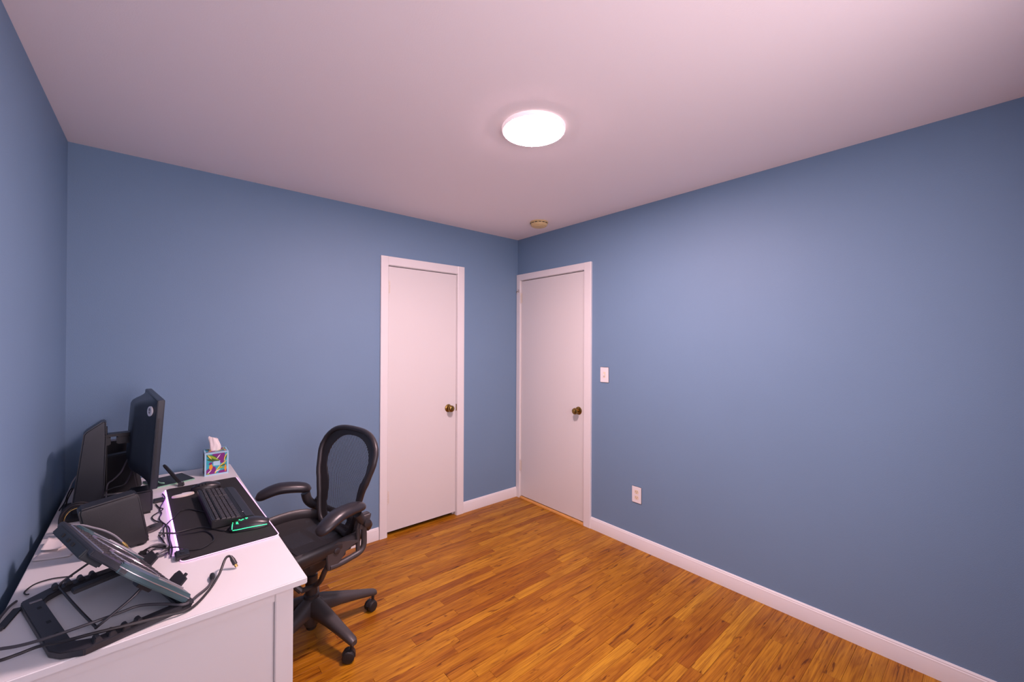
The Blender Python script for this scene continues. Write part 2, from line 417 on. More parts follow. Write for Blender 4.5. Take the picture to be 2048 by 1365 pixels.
def door(idx, label, face, a_lo, a_hi, top, c_lo, c_hi, ctop, hinge_lo, knob_a, knob_z, stepped, hz, axv, handv, gap):
    d = struct('door_%d' % idx, label)
    # slab
    m = MB(); g = 0.0038
    c = [face(a_lo+g, 0.001, gap), face(a_hi-g, 0.001, gap)]
    poly = [(a_lo+g, gap), (a_hi-g, gap), (a_hi-g, top-g-0.002), (a_lo+g, top-g-0.002)]
    m.prism(poly, lambda a, z: face(a, -0.034, z), lambda a, z: face(a, 0.002, z))
    m.build('door_panel', 'door_paint', d, bevel=0.0012, seg=2)
    # jamb lining and stop
    j = MB()
    for (p0, p1) in ((a_lo-0.004, a_lo), (a_hi, a_hi+0.004)):
        j.prism([(p0, 0), (p1, 0), (p1, top+0.004), (p0, top+0.004)], lambda a, z: face(a, -0.11, z), lambda a, z: face(a, 0.004, z))
    j.prism([(a_lo, top), (a_hi, top), (a_hi, top+0.004), (a_lo, top+0.004)], lambda a, z: face(a, -0.11, z), lambda a, z: face(a, 0.004, z))
    for (p0, p1) in ((a_lo, a_lo+0.012), (a_hi-0.012, a_hi)):
        j.prism([(p0, 0), (p1, 0), (p1, top), (p0, top)], lambda a, z: face(a, -0.06, z), lambda a, z: face(a, -0.036, z))
    j.prism([(a_lo, top-0.012), (a_hi, top-0.012), (a_hi, top), (a_lo, top)], lambda a, z: face(a, -0.06, z), lambda a, z: face(a, -0.036, z))
    j.build('jamb', 'white_trim', d, smooth=0)
    # casing: two legs and a head
    for (p0, p1) in ((c_lo, a_lo-0.003), (a_hi+0.003, c_hi)):
        m = MB()
        poly = [(p0, 0), (p0, 0.016), (p0+0.004, 0.018), (p1-0.004, 0.018), (p1, 0.016), (p1, 0)]
        m.prism(poly, lambda a, n: face(a, n, 0), lambda a, n: face(a, n, ctop-0.0))
        m.build('casing_leg', 'white_trim', d, smooth=25)
    m = MB(); p0 = a_lo-0.003; p1 = a_hi+0.003; z0 = top+0.003
    poly = [(z0, 0), (z0, 0.0155), (z0+0.004, 0.0176), (ctop-0.004, 0.0176), (ctop, 0.016), (ctop, 0)]
    m.prism(poly, lambda z, n: face(p0, n, z), lambda z, n: face(p1, n, z))
    m.build('casing_head', 'white_trim', d, smooth=25)
    ha = a_lo if hinge_lo else a_hi
    for z in hz: hinge(d, face(ha, 0.004, z), axv, handv)
    knob(d, face(knob_a, 0.002, knob_z), axv, stepped)
    # latch plate at the edge
    la = a_hi if hinge_lo else a_lo
    sgn = -1 if hinge_lo else 1
    m = MB(); m.prism([(la-0.003, knob_z-0.028), (la+0.003, knob_z-0.028), (la+0.003, knob_z+0.028), (la-0.003, knob_z+0.028)], lambda a, z: face(a, -0.002, z), lambda a, z: face(a, 0.0045, z))
    m.build('strike_plate', 'brass', d)
    return d
# closet: a = x, outward = -y
fc = lambda a, n, z: Vector((a, -n, z))
d1 = door(1, 'narrow white closet door with brass knob', fc, CX0+0.004, CX1-0.004, CH-0.004, -1.357, -0.619, 2.103, True, -0.765, 0.911, False, (1.875, 0.292), (0, -1, 0), (1, 0, 0), 0.030)
# entry: a = -y measured from the corner, outward = -x
fe = lambda a, n, z: Vector((-n, -a, z))
d2 = door(2, 'white entry door next to the corner with brass knob', fe, -EY1+0.004, -EY0-0.004, EH-0.004, 0.003, 0.894, 2.103, True, 0.762, 0.908, True, (1.882, 0.307), (-1, 0, 0), (0, -1, 0), 0.022)
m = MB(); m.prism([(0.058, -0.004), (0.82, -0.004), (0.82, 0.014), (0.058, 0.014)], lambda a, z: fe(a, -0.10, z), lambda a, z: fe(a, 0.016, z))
m.build('threshold', 'threshold_wood', d2, bevel=0.002, label='paler orange wood threshold strip')  # strip coloured paler and more orange than the floor boards
# small hook and eye latch at the upper hinge of the entry door
m = MB(); m.tube(spline([(-0.021, -0.006, 1.935), (-0.027, -0.018, 1.944), (-0.028, -0.032, 1.944), (-0.024, -0.048, 1.938)], 6), 0.0022, 6)
m.lathe([(0.001, 0.004), (0.005, 0.003), (0.006, 0)], 10, (-0.022, -0.036, 1.956), 'z')
m.build('hook_latch', 'brass', d2, label='small dark hook latch above the hinge')

# ------------------------------------------------------------------ wall plates
sw = thing('light_switch', 'white light switch plate on the blue wall beside the entry door', 'switch', (0, -1.019, 1.216))
MB().box(-0.006, 0, -0.040, 0.040, -0.060, 0.060).build('wall_plate', 'white_plastic', sw, bevel=0.003)
m = MB(); m.box(-0.0075, -0.005, -0.0105, 0.0105, -0.0215, 0.0215); m.build('toggle_frame', 'ivory_plastic', sw, bevel=0.001)
m = MB(); T = Matrix.Translation((-0.008, 0, -0.004)) @ Matrix.Rotation(0.45, 4, 'Y'); m.box(-0.009, 0.004, -0.0045, 0.0045, -0.007, 0.007, T=T); m.build('toggle', 'white_plastic', sw, bevel=0.0015)
for z in (0.044, -0.044):
    MB().lathe([(0.0035, 0), (0.0032, -0.0012), (0.0005, -0.0016)], 10, (-0.006, 0, z), 'x').build('screw', 'white_plastic', sw)
ou = thing('wall_outlet', 'white outlet plate with ivory duplex sockets low on the right wall', 'outlet', (0, -1.302, 0.378))
MB().box(-0.006, 0, -0.039, 0.039, -0.059, 0.059).build('wall_plate', 'white_plastic', ou, bevel=0.003)
for z in (0.020, -0.020):
    m = MB(); n = 20
    poly = []
    for i in range(n):
        a = 2*PI*i/n; poly.append((0.0168*math.cos(a), max(-0.0135, min(0.0135, 0.0168*math.sin(a)))))
    m.prism(poly, lambda a, b_: Vector((-0.005, a, z+b_)), lambda a, b_: Vector((-0.0078, a, z+b_)))
    so = m.build('socket', 'ivory_plastic', ou)
    m = MB(); m.box(-0.0082, -0.0070, 0.0050, 0.0072, z-0.001, z+0.0065); m.box(-0.0082, -0.0070, -0.0072, -0.0050, z-0.001, z+0.0065)
    m.lathe([(0.0022, -0.0070), (0.0022, -0.0082)], 10, (0, 0, z-0.0072), 'x')
    m.build('socket_slots', 'slot_black', so)
MB().lathe([(0.003, 0), (0.0028, -0.0012), (0.0005, -0.0016)], 10, (-0.006, 0, 0), 'x').build('screw', 'white_plastic', ou)

# ------------------------------------------------------------------ ceiling lamp and smoke detector
cl = thing('ceiling_lamp', 'round flush ceiling lamp, lit, in the middle of the white ceiling', 'lamp', (-1.302, -1.593, 2.44))
MB().lathe([(0.130, 0), (0.143, 0), (0.145, -0.003), (0.1445, -0.014), (0.142, -0.018), (0.1385, -0.0185), (0.1385, -0.008)], 64, caps=False).build('lamp_rim', 'lamp_rim', cl)
MB().lathe([(0.1385, -0.016), (0.137, -0.0195), (0.11, -0.0205), (0.05, -0.021), (0.002, -0.021)], 64).build('diffuser', 'lamp_diffuser', cl)
sd = thing('smoke_detector', 'small yellowed round smoke detector on the ceiling near the corner', 'smoke detector', (-0.262, -0.559, 2.44))
MB().lathe([(0.073, 0), (0.073, -0.010), (0.070, -0.012), (0.067, -0.012), (0.067, -0.016), (0.069, -0.017), (0.066, -0.030), (0.058, -0.036), (0.048, -0.037), (0.046, -0.040), (0.030, -0.042), (0.002, -0.042)], 40).build('housing', 'aged_plastic', sd, smooth=30)
for i in range(14):
    a = 2*PI*i/14
    T = Matrix.Rotation(a, 4, 'Z') @ Matrix.Translation((0.0685, 0, -0.014))
    if i < 12: MB().box(-0.002, 0.0025, -0.009, 0.009, -0.0018, 0.0018, T=T).build('vent_slot', 'slot_black', sd, smooth=0)
MB().lathe([(0.010, -0.041), (0.010, -0.0435), (0.0005, -0.044)], 16, (0.02, 0.0, 0)).build('test_button', 'aged_plastic', sd)

# ------------------------------------------------------------------ desk
T = 0.74
DR = math.radians(1.2)
ey = Vector((-math.sin(DR), math.cos(DR), 0)); ex = Vector((math.cos(DR), math.sin(DR), 0))
DC = Vector((-2.2445, -1.595, 0)) - ex*0.325 + ey*0.7775
desk = thing('desk', 'long white desk with a panelled end along the left wall', 'desk', tuple(DC), DR)
MB().box(-0.325, 0.325, -0.7775, 0.7775, T-0.020, T).build('desktop', 'desk_white', desk, bevel=0.0025, seg=3)
for s in (-1, 1):
    y0, y1 = (-0.746, -0.706) if s < 0 else (0.722, 0.762)
    for (x0, x1) in ((0.245, 0.294), (-0.300, -0.251)):
        MB().box(x0, x1, y0, y1, 0.0, T-0.020).build('leg', 'desk_white', desk, bevel=0.002)
    MB().box(-0.251, 0.245, y0+0.003*(s < 0), y1-0.003*(s > 0), T-0.060, T-0.020).build('end_rail', 'desk_white', desk, bevel=0.0015)
    MB().box(-0.251, 0.245, y0+0.003*(s < 0), y1-0.003*(s > 0), 0.06, 0.10).build('end_rail', 'desk_white', desk, bevel=0.0015)
    ym = -0.728 if s < 0 else 0.742
    MB().box(-0.251, 0.245, ym-0.005, ym+0.005, 0.10, T-0.060).build('end_panel', 'desk_white', desk, bevel=0.001)
MB().box(-0.296, -0.284, -0.706, 0.722, 0.25, T-0.020).build('back_panel', 'desk_white', desk, bevel=0.001)
# drawer pedestal at the near end, shallow drawers towards the far end
MB().box(-0.28, 0.270, -0.40, -0.382, 0.06, T-0.020).build('pedestal_side', 'desk_white', desk, bevel=0.001)
for i in range(3):
    z0 = 0.075+i*0.213
    dr = MB().box(0.262, 0.282, -0.703, -0.404, z0, z0+0.205).build('drawer_front', 'desk_white', desk, bevel=0.002)
    MB().lathe([(0.006, 0), (0.006, 0.014), (0.014, 0.020), (0.015, 0.026), (0.001, 0.029)], 20, (0.282, -0.561, z0+0.10), 'x').build('knob', 'steel', dr)
dr = MB().box(0.262, 0.282, -0.378, 0.718, T-0.125, T-0.024).build('drawer_front', 'desk_white', desk, bevel=0.002)
for yy in (-0.1, 0.44):
    MB().lathe([(0.006, 0), (0.006, 0.014), (0.014, 0.020), (0.015, 0.026), (0.001, 0.029)], 20, (0.282, yy, T-0.075), 'x').build('knob', 'steel', dr)

# ------------------------------------------------------------------ office chair (local x = forward, y = left)
ch = thing('office_chair', 'black mesh swivel office chair with armrests rolled up to the white desk', 'chair', (-2.013, -0.752, 0), math.radians(192.5))
A0 = -192.5
for k in range(5):
    a = math.radians(A0 + 72*k)
    R = Matrix.Rotation(a, 4, 'Z')
    m = MB(R); rings = []
    for (x, zc, hw_, hh_) in ((0.02, 0.150, 0.036, 0.046), (0.06, 0.146, 0.036, 0.042), (0.14, 0.132, 0.031, 0.030), (0.22, 0.114, 0.026, 0.022), (0.285, 0.099, 0.022, 0.018), (0.318, 0.091, 0.020, 0.016), (0.330, 0.087, 0.014, 0.011)):
        ring = []
        for j in range(14):
            q = 2*PI*j/14
            cy_, sz = math.cos(q), math.sin(q)
            cy_ = math.copysign(abs(cy_)**0.7, cy_); sz = math.copysign(abs(sz)**0.8, sz)
            ring.append((x, cy_*hw_, zc+sz*hh_))
        rings.append(ring)
    m.loft(rings)
    leg = m.build('base_leg', 'chair_graphite', ch, smooth=50)
    # twin wheel caster, swivelled
    sw_ = math.radians((20, -35, 60, -10, 45)[k])
    C = R @ Matrix.Translation((0.312, 0, 0)) @ Matrix.Rotation(sw_, 4, 'Z')
    cm = MB(C)
    for s in (-1, 1):
        cm.lathe([(0.001, s*0.026), (0.016, s*0.0255), (0.024, s*0.0235), (0.0272, s*0.019), (0.0272, s*0.006), (0.022, s*0.004), (0.001, s*0.004)], 24, (-0.014, 0, 0.0272), 'y')
    w_ = cm.build('caster', 'rubber', leg, smooth=40)
    hm = MB(C); ring = []
    prof = []
    for j in range(13):
        q = PI*j/12 - 0.25
        prof.append((-0.014+0.030*math.cos(q), 0.0272+0.030*math.sin(q)))
    for j in range(12, -1, -1):
        q = PI*j/12 - 0.25
        prof.append((-0.014+0.0225*math.cos(q), 0.0272+0.0225*math.sin(q)))
    hm.prism(prof, lambda a_, b_: Vector((a_, -0.008, b_)), lambda a_, b_: Vector((a_, 0.008, b_)))
    hm.tube([(0, 0, 0.050), (0, 0, 0.082)], 0.008, 12)
    hm.build('caster_hood', 'chair_frame', leg)
MB().lathe([(0.030, 0.055), (0.040, 0.075), (0.050, 0.100), (0.058, 0.140), (0.052, 0.172), (0.044, 0.186), (0.040, 0.190)], 28).build('base_hub', 'chair_graphite', ch, smooth=50)
MB().lathe([(0.036, 0.188), (0.036, 0.205), (0.028, 0.210), (0.028, 0.300), (0.020, 0.305), (0.020, 0.380)], 24).build('gas_column', 'chair_frame', ch)
MB().lathe([(0.020, 0.035), (0.024, 0.040), (0.024, 0.06)], 20).build('column_foot', 'rubber', ch)
# tilt mechanism and yoke
m = MB()
m.loft([[(x, s*w2, z) for s, z in ((-1, zb), (1, zb), (1, zt), (-1, zt))] for x, w2, zb, zt in ((-0.13, 0.045, 0.385, 0.425), (-0.07, 0.070, 0.350, 0.430), (0.03, 0.080, 0.335, 0.430), (0.11, 0.070, 0.350, 0.428), (0.17, 0.045, 0.385, 0.420))])
m.build('tilt_mechanism', 'chair_frame', ch, bevel=0.010, seg=3)
for s in (-1, 1):
    # curved lower strut from the mechanism out to the pivot plate
    m = MB(); m.tube(spline([(0.075, s*0.05, 0.272), (0.030, s*0.09, 0.292), (0.040, s*0.16, 0.345), (0.052, s*0.225, 0.420), (0.030, s*0.245, 0.470)], 6), [0.012]*25, 10)
    m.tube(spline([(0.075, s*0.05, 0.272), (0.10, s*0.03, 0.31), (0.10, s*0.02, 0.36)], 5), 0.014, 10)
    m.build('lower_strut', 'chair_graphite', ch)
    # pivot plate at the side of the seat
    poly = [(0.060, 0.430), (0.066, 0.500), (0.052, 0.532), (0.015, 0.545), (-0.040, 0.530), (-0.100, 0.507), (-0.060, 0.498), (-0.030, 0.485), (-0.010, 0.462), (0.010, 0.442), (0.035, 0.426)]
    m = MB(); m.prism(poly, lambda a_, b_: Vector((a_, s*0.246, b_)), lambda a_, b_: Vector((a_, s*0.262, b_)))
    pp = m.build('pivot_plate', 'chair_graphite', ch, bevel=0.003)
    MB().lathe([(0.015, s*0.260), (0.0145, s*0.266), (0.010, s*0.268), (0.001, s*0.268)], 20, (0.018, 0, 0.505), 'y').build('pivot_bolt', 'chair_frame', pp)
    # rear L bar up to the armrest bracket
    dq = 0.0 if s > 0 else -0.050
    m = MB(); m.tube(spline([(0.050, s*0.254, 0.440), (0.0, s*0.252, 0.436), (-0.060, s*0.25, 0.440), (-0.105+dq, s*0.25, 0.448), (-0.126+dq, s*0.25, 0.470), (-0.128+dq, s*0.25, 0.520), (-0.126+dq, s*0.25, 0.570)], 6), 0.0135, 12)
    m.tube([(-0.098+dq, s*0.246, 0.452), (-0.098+dq, s*0.246, 0.565)], 0.010, 10)
    m.build('arm_post', 'chair_graphite', ch)
    # bracket block with adjusting knob
    m = MB(); m.loft([[(x+dq-0.012*(z > 0.6), s*(0.245+dy), z-(0.04 if s < 0 else 0)) for x, dy in ((-0.150, -0.02), (-0.085, -0.02), (-0.085, 0.022), (-0.150, 0.022))] for z in (0.556, 0.575, 0.610, 0.625)])
    br = m.build('arm_bracket', 'chair_graphite', ch, bevel=0.009, seg=3)
    MB().lathe([(0.018, s*0.262), (0.020, s*0.272), (0.018, s*0.284), (0.001, s*0.287)], 20, (-0.128+dq, 0, 0.586-(0.04 if s < 0 else 0)), 'y').build('arm_knob', 'chair_frame', br)
    # arm support sweeping to the pad
    to = 1 if s > 0 else 1
    pb = (-0.085, s*0.262, 0.640) if s > 0 else (-0.100, s*0.268, 0.618)
    m = MB(); m.tube(spline([(-0.160, s*0.225, 0.540), (-0.158, s*0.240, 0.558), (-0.140, s*0.252, 0.575), (-0.112, s*0.258, 0.600), pb] if s > 0 else [(-0.195, s*0.235, 0.530), (-0.165, s*0.250, 0.533), (-0.135, s*0.258, 0.548), (-0.110, s*0.264, 0.578), pb], 6), [0.020 if s > 0 else 0.024]*25, 12)
    m.build('arm_support', 'chair_frame', ch)
    # padded armrest: thick, drooping nose, toed outwards
    toe = math.radians(13 if s > 0 else 22)
    zb = 0.668 if s > 0 else 0.640
    base = Matrix.Translation((-0.125, s*0.252, zb)) @ Matrix.Rotation(s*toe, 4, 'Z')
    m = MB(base); rings = []; nst = 28
    Lp = 0.268
    for i in range(nst+1):
        q = i/nst
        e = min(1.0, math.sqrt(max(0.0, 1-((q-0.5)/0.5)**8)))
        e2 = max(0.10, (1-abs(2*q-1)**7)**0.5)
        wd = (0.038+0.007*math.sin(PI*q))*e2; th = (0.024+0.003*q+(0.006 if s < 0 else 0.003))*e2
        zc = 0.012*math.sin(PI*min(1, q*1.15)) - 0.040*max(0, q-0.55)**1.6*2.6 + (0.022*q if s < 0 else -0.002)
        rings.append([(q*Lp, math.cos(2*PI*j/18)*wd, zc+math.sin(2*PI*j/18)*th*(1.0 if math.sin(2*PI*j/18) > 0 else 0.85)) for j in range(18)])
    m.loft(rings)
    m.build('armrest_pad', 'arm_vinyl', ch, smooth=70)
# seat: rim frame with waterfall front and stretched net
def seat_pt(u, v, lift=0.0):
    # u -1..1 across (left), v 0..1 back to front
    hw = 0.205+0.045*math.sin(PI*min(1, v*0.95+0.08))**0.7
    x = -0.165+0.47*v
    z = 0.462+0.040*abs(u)**2.2*(1-0.4*v)+0.016*math.sin(PI*v) - 0.050*max(0, v-0.70)**2/0.09*0.9
    if abs(u) > 0.985: z += 0.0
    return Vector((x, u*hw, z+lift))
rim = []
for i in range(64):
    q = 2*PI*i/64; c_, s_ = math.cos(q), math.sin(q)
    n_ = 4.5; r_ = (abs(c_)**n_+abs(s_)**n_)**(-1/n_)
    rim.append(seat_pt(r_*s_, 0.5+0.5*r_*c_, 0.008*abs(s_)))
MB().tube(rim, 0.015, 10, closed=True, flat=2.1, up=(0, 0, 1)).build('seat_frame', 'chair_frame', ch, smooth=60)
m = MB(); m.grid(lambda u, v: seat_pt((2*u-1)*0.97, 0.02+0.96*v, -0.004-0.018*(1-(2*u-1)**2)*(1-(2*v-1)**2)), 20, 20)
m.build('seat_net', 'seat_net', ch, smooth=60)
m = MB()
for s in (-1, 1):
    m.tube([seat_pt(s*0.9, 0.2+0.06*i, -0.022) for i in range(11)], 0.014, 8)
m.tube([(0.10, -0.2, 0.452), (0.10, 0.2, 0.452)], 0.013, 8); m.tube([(-0.05, -0.2, 0.445), (-0.05, 0.2, 0.445)], 0.013, 8)
m.build('seat_support', 'chair_frame', ch)
# backrest: hoop frame and net. h 0..1 from bottom to top
def bk_hw(h):
    pts = [(0.0, 0.150), (0.12, 0.165), (0.30, 0.182), (0.42, 0.200), (0.58, 0.232), (0.74, 0.256), (0.86, 0.262), (1.0, 0.25)]
    for (a_, b_), (c_, d_) in zip(pts[:-1], pts[1:]):
        if h <= c_:
            q = (h-a_)/(c_-a_); q = q*q*(3-2*q)*0.5+q*0.5
            return b_+(d_-b_)*q
    return pts[-1][1]
def bk_pt(u, h, off=0.0):
    x = -0.135 - 0.012*math.sin(PI*min(1, h*2.0)) - 0.058*h - 0.055*max(0, h-0.35)
    x += 0.040*abs(u)**2*(1-0.55*h) - 0.004
    z = 0.475+0.512*h
    return Vector((x+off, u*bk_hw(h), z - 0.010*u*u*(h > 0.8)))
rim = []
N_ = 72
for i in range(N_):
    q = 2*PI*i/N_; c_, s_ = math.cos(q), math.sin(q)
    n_ = 3.9 if c_ > 0 else 5.0
    r_ = (abs(c_)**n_+abs(s_)**n_)**(-1/n_)
    u, h = r_*s_, 0.5+0.5*r_*c_
    if h > 0.75:
        u = u
    rim.append(bk_pt(u, h))
MB().tube(rim, 0.014, 10, closed=True, flat=1.0, up=(1, 0, 0)).build('back_frame', 'chair_frame', ch, smooth=60)
# wide inner border of the frame (solid band inside the hoop)
ctr = Vector((0, 0, 0))
m = MB(); out = []; inn = []
for i in range(N_):
    q = 2*PI*i/N_; c_, s_ = math.cos(q), math.sin(q)
    n_ = 3.9 if c_ > 0 else 5.0
    r_ = (abs(c_)**n_+abs(s_)**n_)**(-1/n_)
    u, h = r_*s_, 0.5+0.5*r_*c_
    n2 = 2.6 if c_ > 0 else 4.0
    r2_ = (abs(c_)**n2+abs(s_)**n2)**(-1/n2)
    wv = 0.80 - (0.10 if abs(h-0.42) < 0.2 else 0.0)*math.cos((h-0.42)/0.2*PI/2)
    out.append(bk_pt(u, h, 0.0)); inn.append(bk_pt(r2_*s_*wv, 0.5+0.5*r2_*c_*(0.86 if c_ > 0 else 0.95), -0.002))
m.loft([out, inn, [p+Vector((-0.006, 0, 0)) for p in inn], [p+Vector((-0.006, 0, 0)) for p in out], out], True, False)
m.build('back_border', 'chair_frame', ch, smooth=40)
m = MB(); m.grid(lambda u, v: bk_pt((2*u-1)*0.86, 0.02+0.91*v, -0.004), 20, 24)
m.build('back_net', 'back_net', ch, smooth=60)
# spine bracket and lumbar pad behind the net
m = MB(); m.tube(spline([(-0.10, 0, 0.42), (-0.17, 0, 0.45), (-0.205, 0, 0.49), (-0.205, 0, 0.52)], 6), 0.017, 10)
for s in (-1, 1):
    m.tube(spline([(-0.205, 0, 0.515), (-0.200, s*0.09, 0.52), (-0.180, s*0.17, 0.53), (-0.165, s*0.235, 0.545)], 6), 0.014, 10)
m.build('back_yoke', 'chair_frame', ch)

# ------------------------------------------------------------------ monitor on its stand
MR = math.radians(4.84)
mo = thing('monitor', 'large black computer monitor on a pillar stand, screen turned to the chair', 'monitor', (-2.815, -0.458, T), MR)
YC = -0.038
tilt = lambda z: (z-1.04)*0.0616
def mp(x, y, z): return Vector((x+tilt(z), YC+y, z-T))
m = MB(); rings = []
for x, hy, z0, z1 in ((0.202, 0.2885, 0.866, 1.217), (0.200, 0.2905, 0.864, 1.219), (0.180, 0.2905, 0.864, 1.219), (0.177, 0.2875, 0.868, 1.216)):
    rings.append([mp(x, -hy, z0), mp(x, hy, z0), mp(x, hy, z1), mp(x, -hy, z1)])
m.loft(rings); m.build('panel_frame', 'monitor_back', mo, bevel=0.0015)
m = MB(); m.loft([[mp(x, -0.280, 0.880), mp(x, 0.280, 0.880), mp(x, 0.280, 1.211), mp(x, -0.280, 1.211)] for x in (0.2015, 0.2028)])
m.build('screen', 'screen_glass', mo)
def sq(x, hy, z0, z1, n=28, e=5.0, y0=0.0):
    cz, hz = (z0+z1)/2, (z1-z0)/2; r = []
    for i in range(n):
        q = 2*PI*i/n+PI/n; c_, s_ = math.cos(q), math.sin(q); k_ = (abs(c_)**e+abs(s_)**e)**(-1/e)
        r.append(mp(x, y0+c_*k_*hy, cz+s_*k_*hz))
    return r
m = MB(); m.loft([sq(0.178, 0.280, 0.874, 1.213, e=14), sq(0.168, 0.262, 0.882, 1.208, e=10), sq(0.152, 0.215, 0.896, 1.202, e=8), sq(0.136, 0.175, 0.905, 1.197, e=8), sq(0.124, 0.150, 0.918, 1.190, e=8), sq(0.119, 0.138, 0.930, 1.182, e=8)])
m.build('back_housing', 'monitor_back', mo, smooth=50)
m = MB()
for i in range(46):
    z = 0.905+i*0.0053
    m.loft([[mp(x, -0.2915, z), mp(x, -0.2900, z), mp(x, -0.2900, z+0.0026), mp(x, -0.2915, z+0.0026)] for x in (0.1825, 0.1895)])
m.build('side_vents', 'slot_black', mo, smooth=0, kind='stuff')
# round badge on the back with a stylised alien head
bc = mp(0.1605, -0.2415, 1.172); nrm = Vector((-0.955, -0.29, 0.06)).normalized()
tx = Vector((0.29, -0.955, 0)).normalized(); ty = nrm.cross(tx); ty = ty if ty.z > 0 else -ty
def bd(a, b_, o): return bc+tx*a+ty*b_+nrm*o
m = MB(); circ = [(0.020*math.cos(2*PI*i/32), 0.020*math.sin(2*PI*i/32)) for i in range(32)]
m.prism(circ, lambda a, b_: bd(a, b_, -0.004), lambda a, b_: bd(a, b_, 0.0008))
bg_ = m.build('badge', 'white_plastic', mo, label='round white badge')
m = MB(); hd = []
for i in range(28):
    q = 2*PI*i/28; s_, c_ = math.sin(q), math.cos(q)
    wd = 0.0095 if s_ > 0 else 0.0095*(1+s_*0.55)
    hd.append((c_*wd, 0.001+s_*0.0125))
m.prism(hd, lambda a, b_: bd(a, b_, 0.0004), lambda a, b_: bd(a, b_, 0.0013))
al = m.build('badge_face', 'cable_grey', bg_)
m = MB()
for s in (-1, 1):
    ey_ = [(s*(0.0045+0.0036*math.cos(2*PI*i/14)), 0.0005+0.0014*math.sin(2*PI*i/14)+0.45*0.0036*math.cos(2*PI*i/14)) for i in range(14)]
    m.prism(ey_, lambda a, b_: bd(a, b_, 0.0010), lambda a, b_: bd(a, b_, 0.0018))
m.build('badge_eyes', 'white_plastic', bg_)
# stand
prof = [(-0.058, 0.0), (-0.022, 0.326), (-0.014, 0.338), (0.036, 0.376), (0.046, 0.374), (0.047, 0.30), (0.040, 0.0)]
m = MB(); m.prism(prof, lambda a, b_: Vector((a, -0.060+0.018*b_/0.37, b_)), lambda a, b_: Vector((a, 0.060-0.018*b_/0.37, b_)))
m.build('stand_pillar', 'monitor_back', mo, bevel=0.006, seg=3)
m = MB(); m.box(0.0465, 0.050, -0.020, 0.020, 0.05, 0.345); m.build('pillar_channel', 'slot_black', mo)
m = MB(); m.box(0.040, 0.128, YC-0.010, YC+0.046, 0.306, 0.318); m.box(0.078, 0.128, YC-0.008, YC+0.044, 0.272, 0.306); m.box(0.040, 0.060, YC-0.004, YC+0.040, 0.270, 0.306)
m.build('stand_arm', 'black_plastic', mo, bevel=0.004)
m = MB(); m.prism([(-0.085, -0.12), (-0.02, -0.14), (0.115, -0.125), (0.135, -0.08), (0.135, 0.08), (0.115, 0.125), (-0.02, 0.14), (-0.085, 0.12)], lambda a, b_: Vector((a, b_, 0)), lambda a, b_: Vector((a, b_, 0.011)))
m.build('stand_base', 'black_plastic', mo, bevel=0.004)

# ------------------------------------------------------------------ speakers
def speaker(loc, rz, label):
    s = thing('desktop_speaker', label, 'speaker', loc, rz, 'pair of desktop speakers')
    sh = 0.030
    m = MB(); rings = []
    for z, k in ((0.004, 0.97), (0.010, 1.0), (0.172, 1.0), (0.188, 0.93)):
        x0 = -sh*z/0.184; zk = z*0.90
        rings.append([(x0-0.070*k, -0.035*k, zk), (x0+0.078*k, -0.035*k, z), (x0+0.078*k, 0.035*k, z), (x0-0.070*k, 0.035*k, zk)])
    m.loft(rings); m.build('cabinet', 'black_plastic', s, bevel=0.009, seg=3)
    m = MB(); pts = []
    for (y_, z) in ((-0.029, 0.018), (0.029, 0.018), (0.029, 0.165), (-0.029, 0.165)): pts.append((y_, z))
    m.prism(pts, lambda a, b_: Vector((0.074-sh*b_/0.184, a, b_)), lambda a, b_: Vector((0.0795-sh*b_/0.184, a, b_)))
    m.build('grille', 'pad_cloth', s, bevel=0.004)
    for x in (-0.055, 0.055):
        for y_ in (-0.022, 0.022): MB().lathe([(0.009, 0), (0.009, 0.006)], 12, (x, y_, 0)).build('rubber_foot', 'rubber', s)
speaker((-2.698, -0.9905, T), math.radians(10), 'black wedge-shaped desktop speaker nearest the viewer, in front of the monitor stand')
speaker((-2.738, -0.240, T), math.radians(-10), 'black desktop speaker half hidden between monitor stand and blue back wall')
rt = thing('modem', 'slim black box standing against the back wall behind the monitor', 'modem', (-2.755, -0.075, T))
MB().box(-0.055, 0.075, -0.020, 0.020, 0.006, 0.218).build('case', 'black_plastic', rt, bevel=0.005)
MB().box(-0.035, 0.055, -0.032, 0.032, 0.0, 0.010).build('foot', 'black_plastic', rt, bevel=0.002)
MB().box(-0.050, 0.070, -0.0205, 0.0205, 0.2165, 0.2195).build('top_strip', 'cable_grey', rt, bevel=0.001)  # paler grey strip along the top of the black case
dk = thing('dock_box', 'small black upright box under the lower edge of the monitor', 'dock', (-2.652, -0.625, T), math.radians(4))
MB().box(-0.036, 0.036, -0.050, 0.050, 0.004, 0.096).build('case', 'black_plastic', dk, bevel=0.006, seg=3)
MB().box(0.0355, 0.037, -0.040, 0.040, 0.016, 0.086).build('front_plate', 'black_satin', dk, bevel=0.0005)
MB().box(-0.030, 0.030, -0.044, 0.044, 0.0, 0.005).build('foot', 'rubber', dk)
pk = thing('oval_puck', 'flat dark grey oval puck on the desk beside the near speaker', 'puck', (-2.610, -0.870, T), math.radians(62))
MB().loft([[(0.046*k*math.cos(2*PI*i/32), 0.026*k*math.sin(2*PI*i/32), z) for i in range(32)] for z, k in ((0, 0.9), (0.002, 1.0), (0.005, 1.0), (0.008, 0.9), (0.0095, 0.6))]).build('shell', 'chair_graphite', pk, smooth=60)
MB().loft([[(0.012*k*math.cos(2*PI*i/20), 0.009*k*math.sin(2*PI*i/20), z) for i in range(20)] for z, k in ((0.008, 1.0), (0.0108, 0.9), (0.0112, 0.5))]).build('button', 'black_satin', pk, smooth=60)

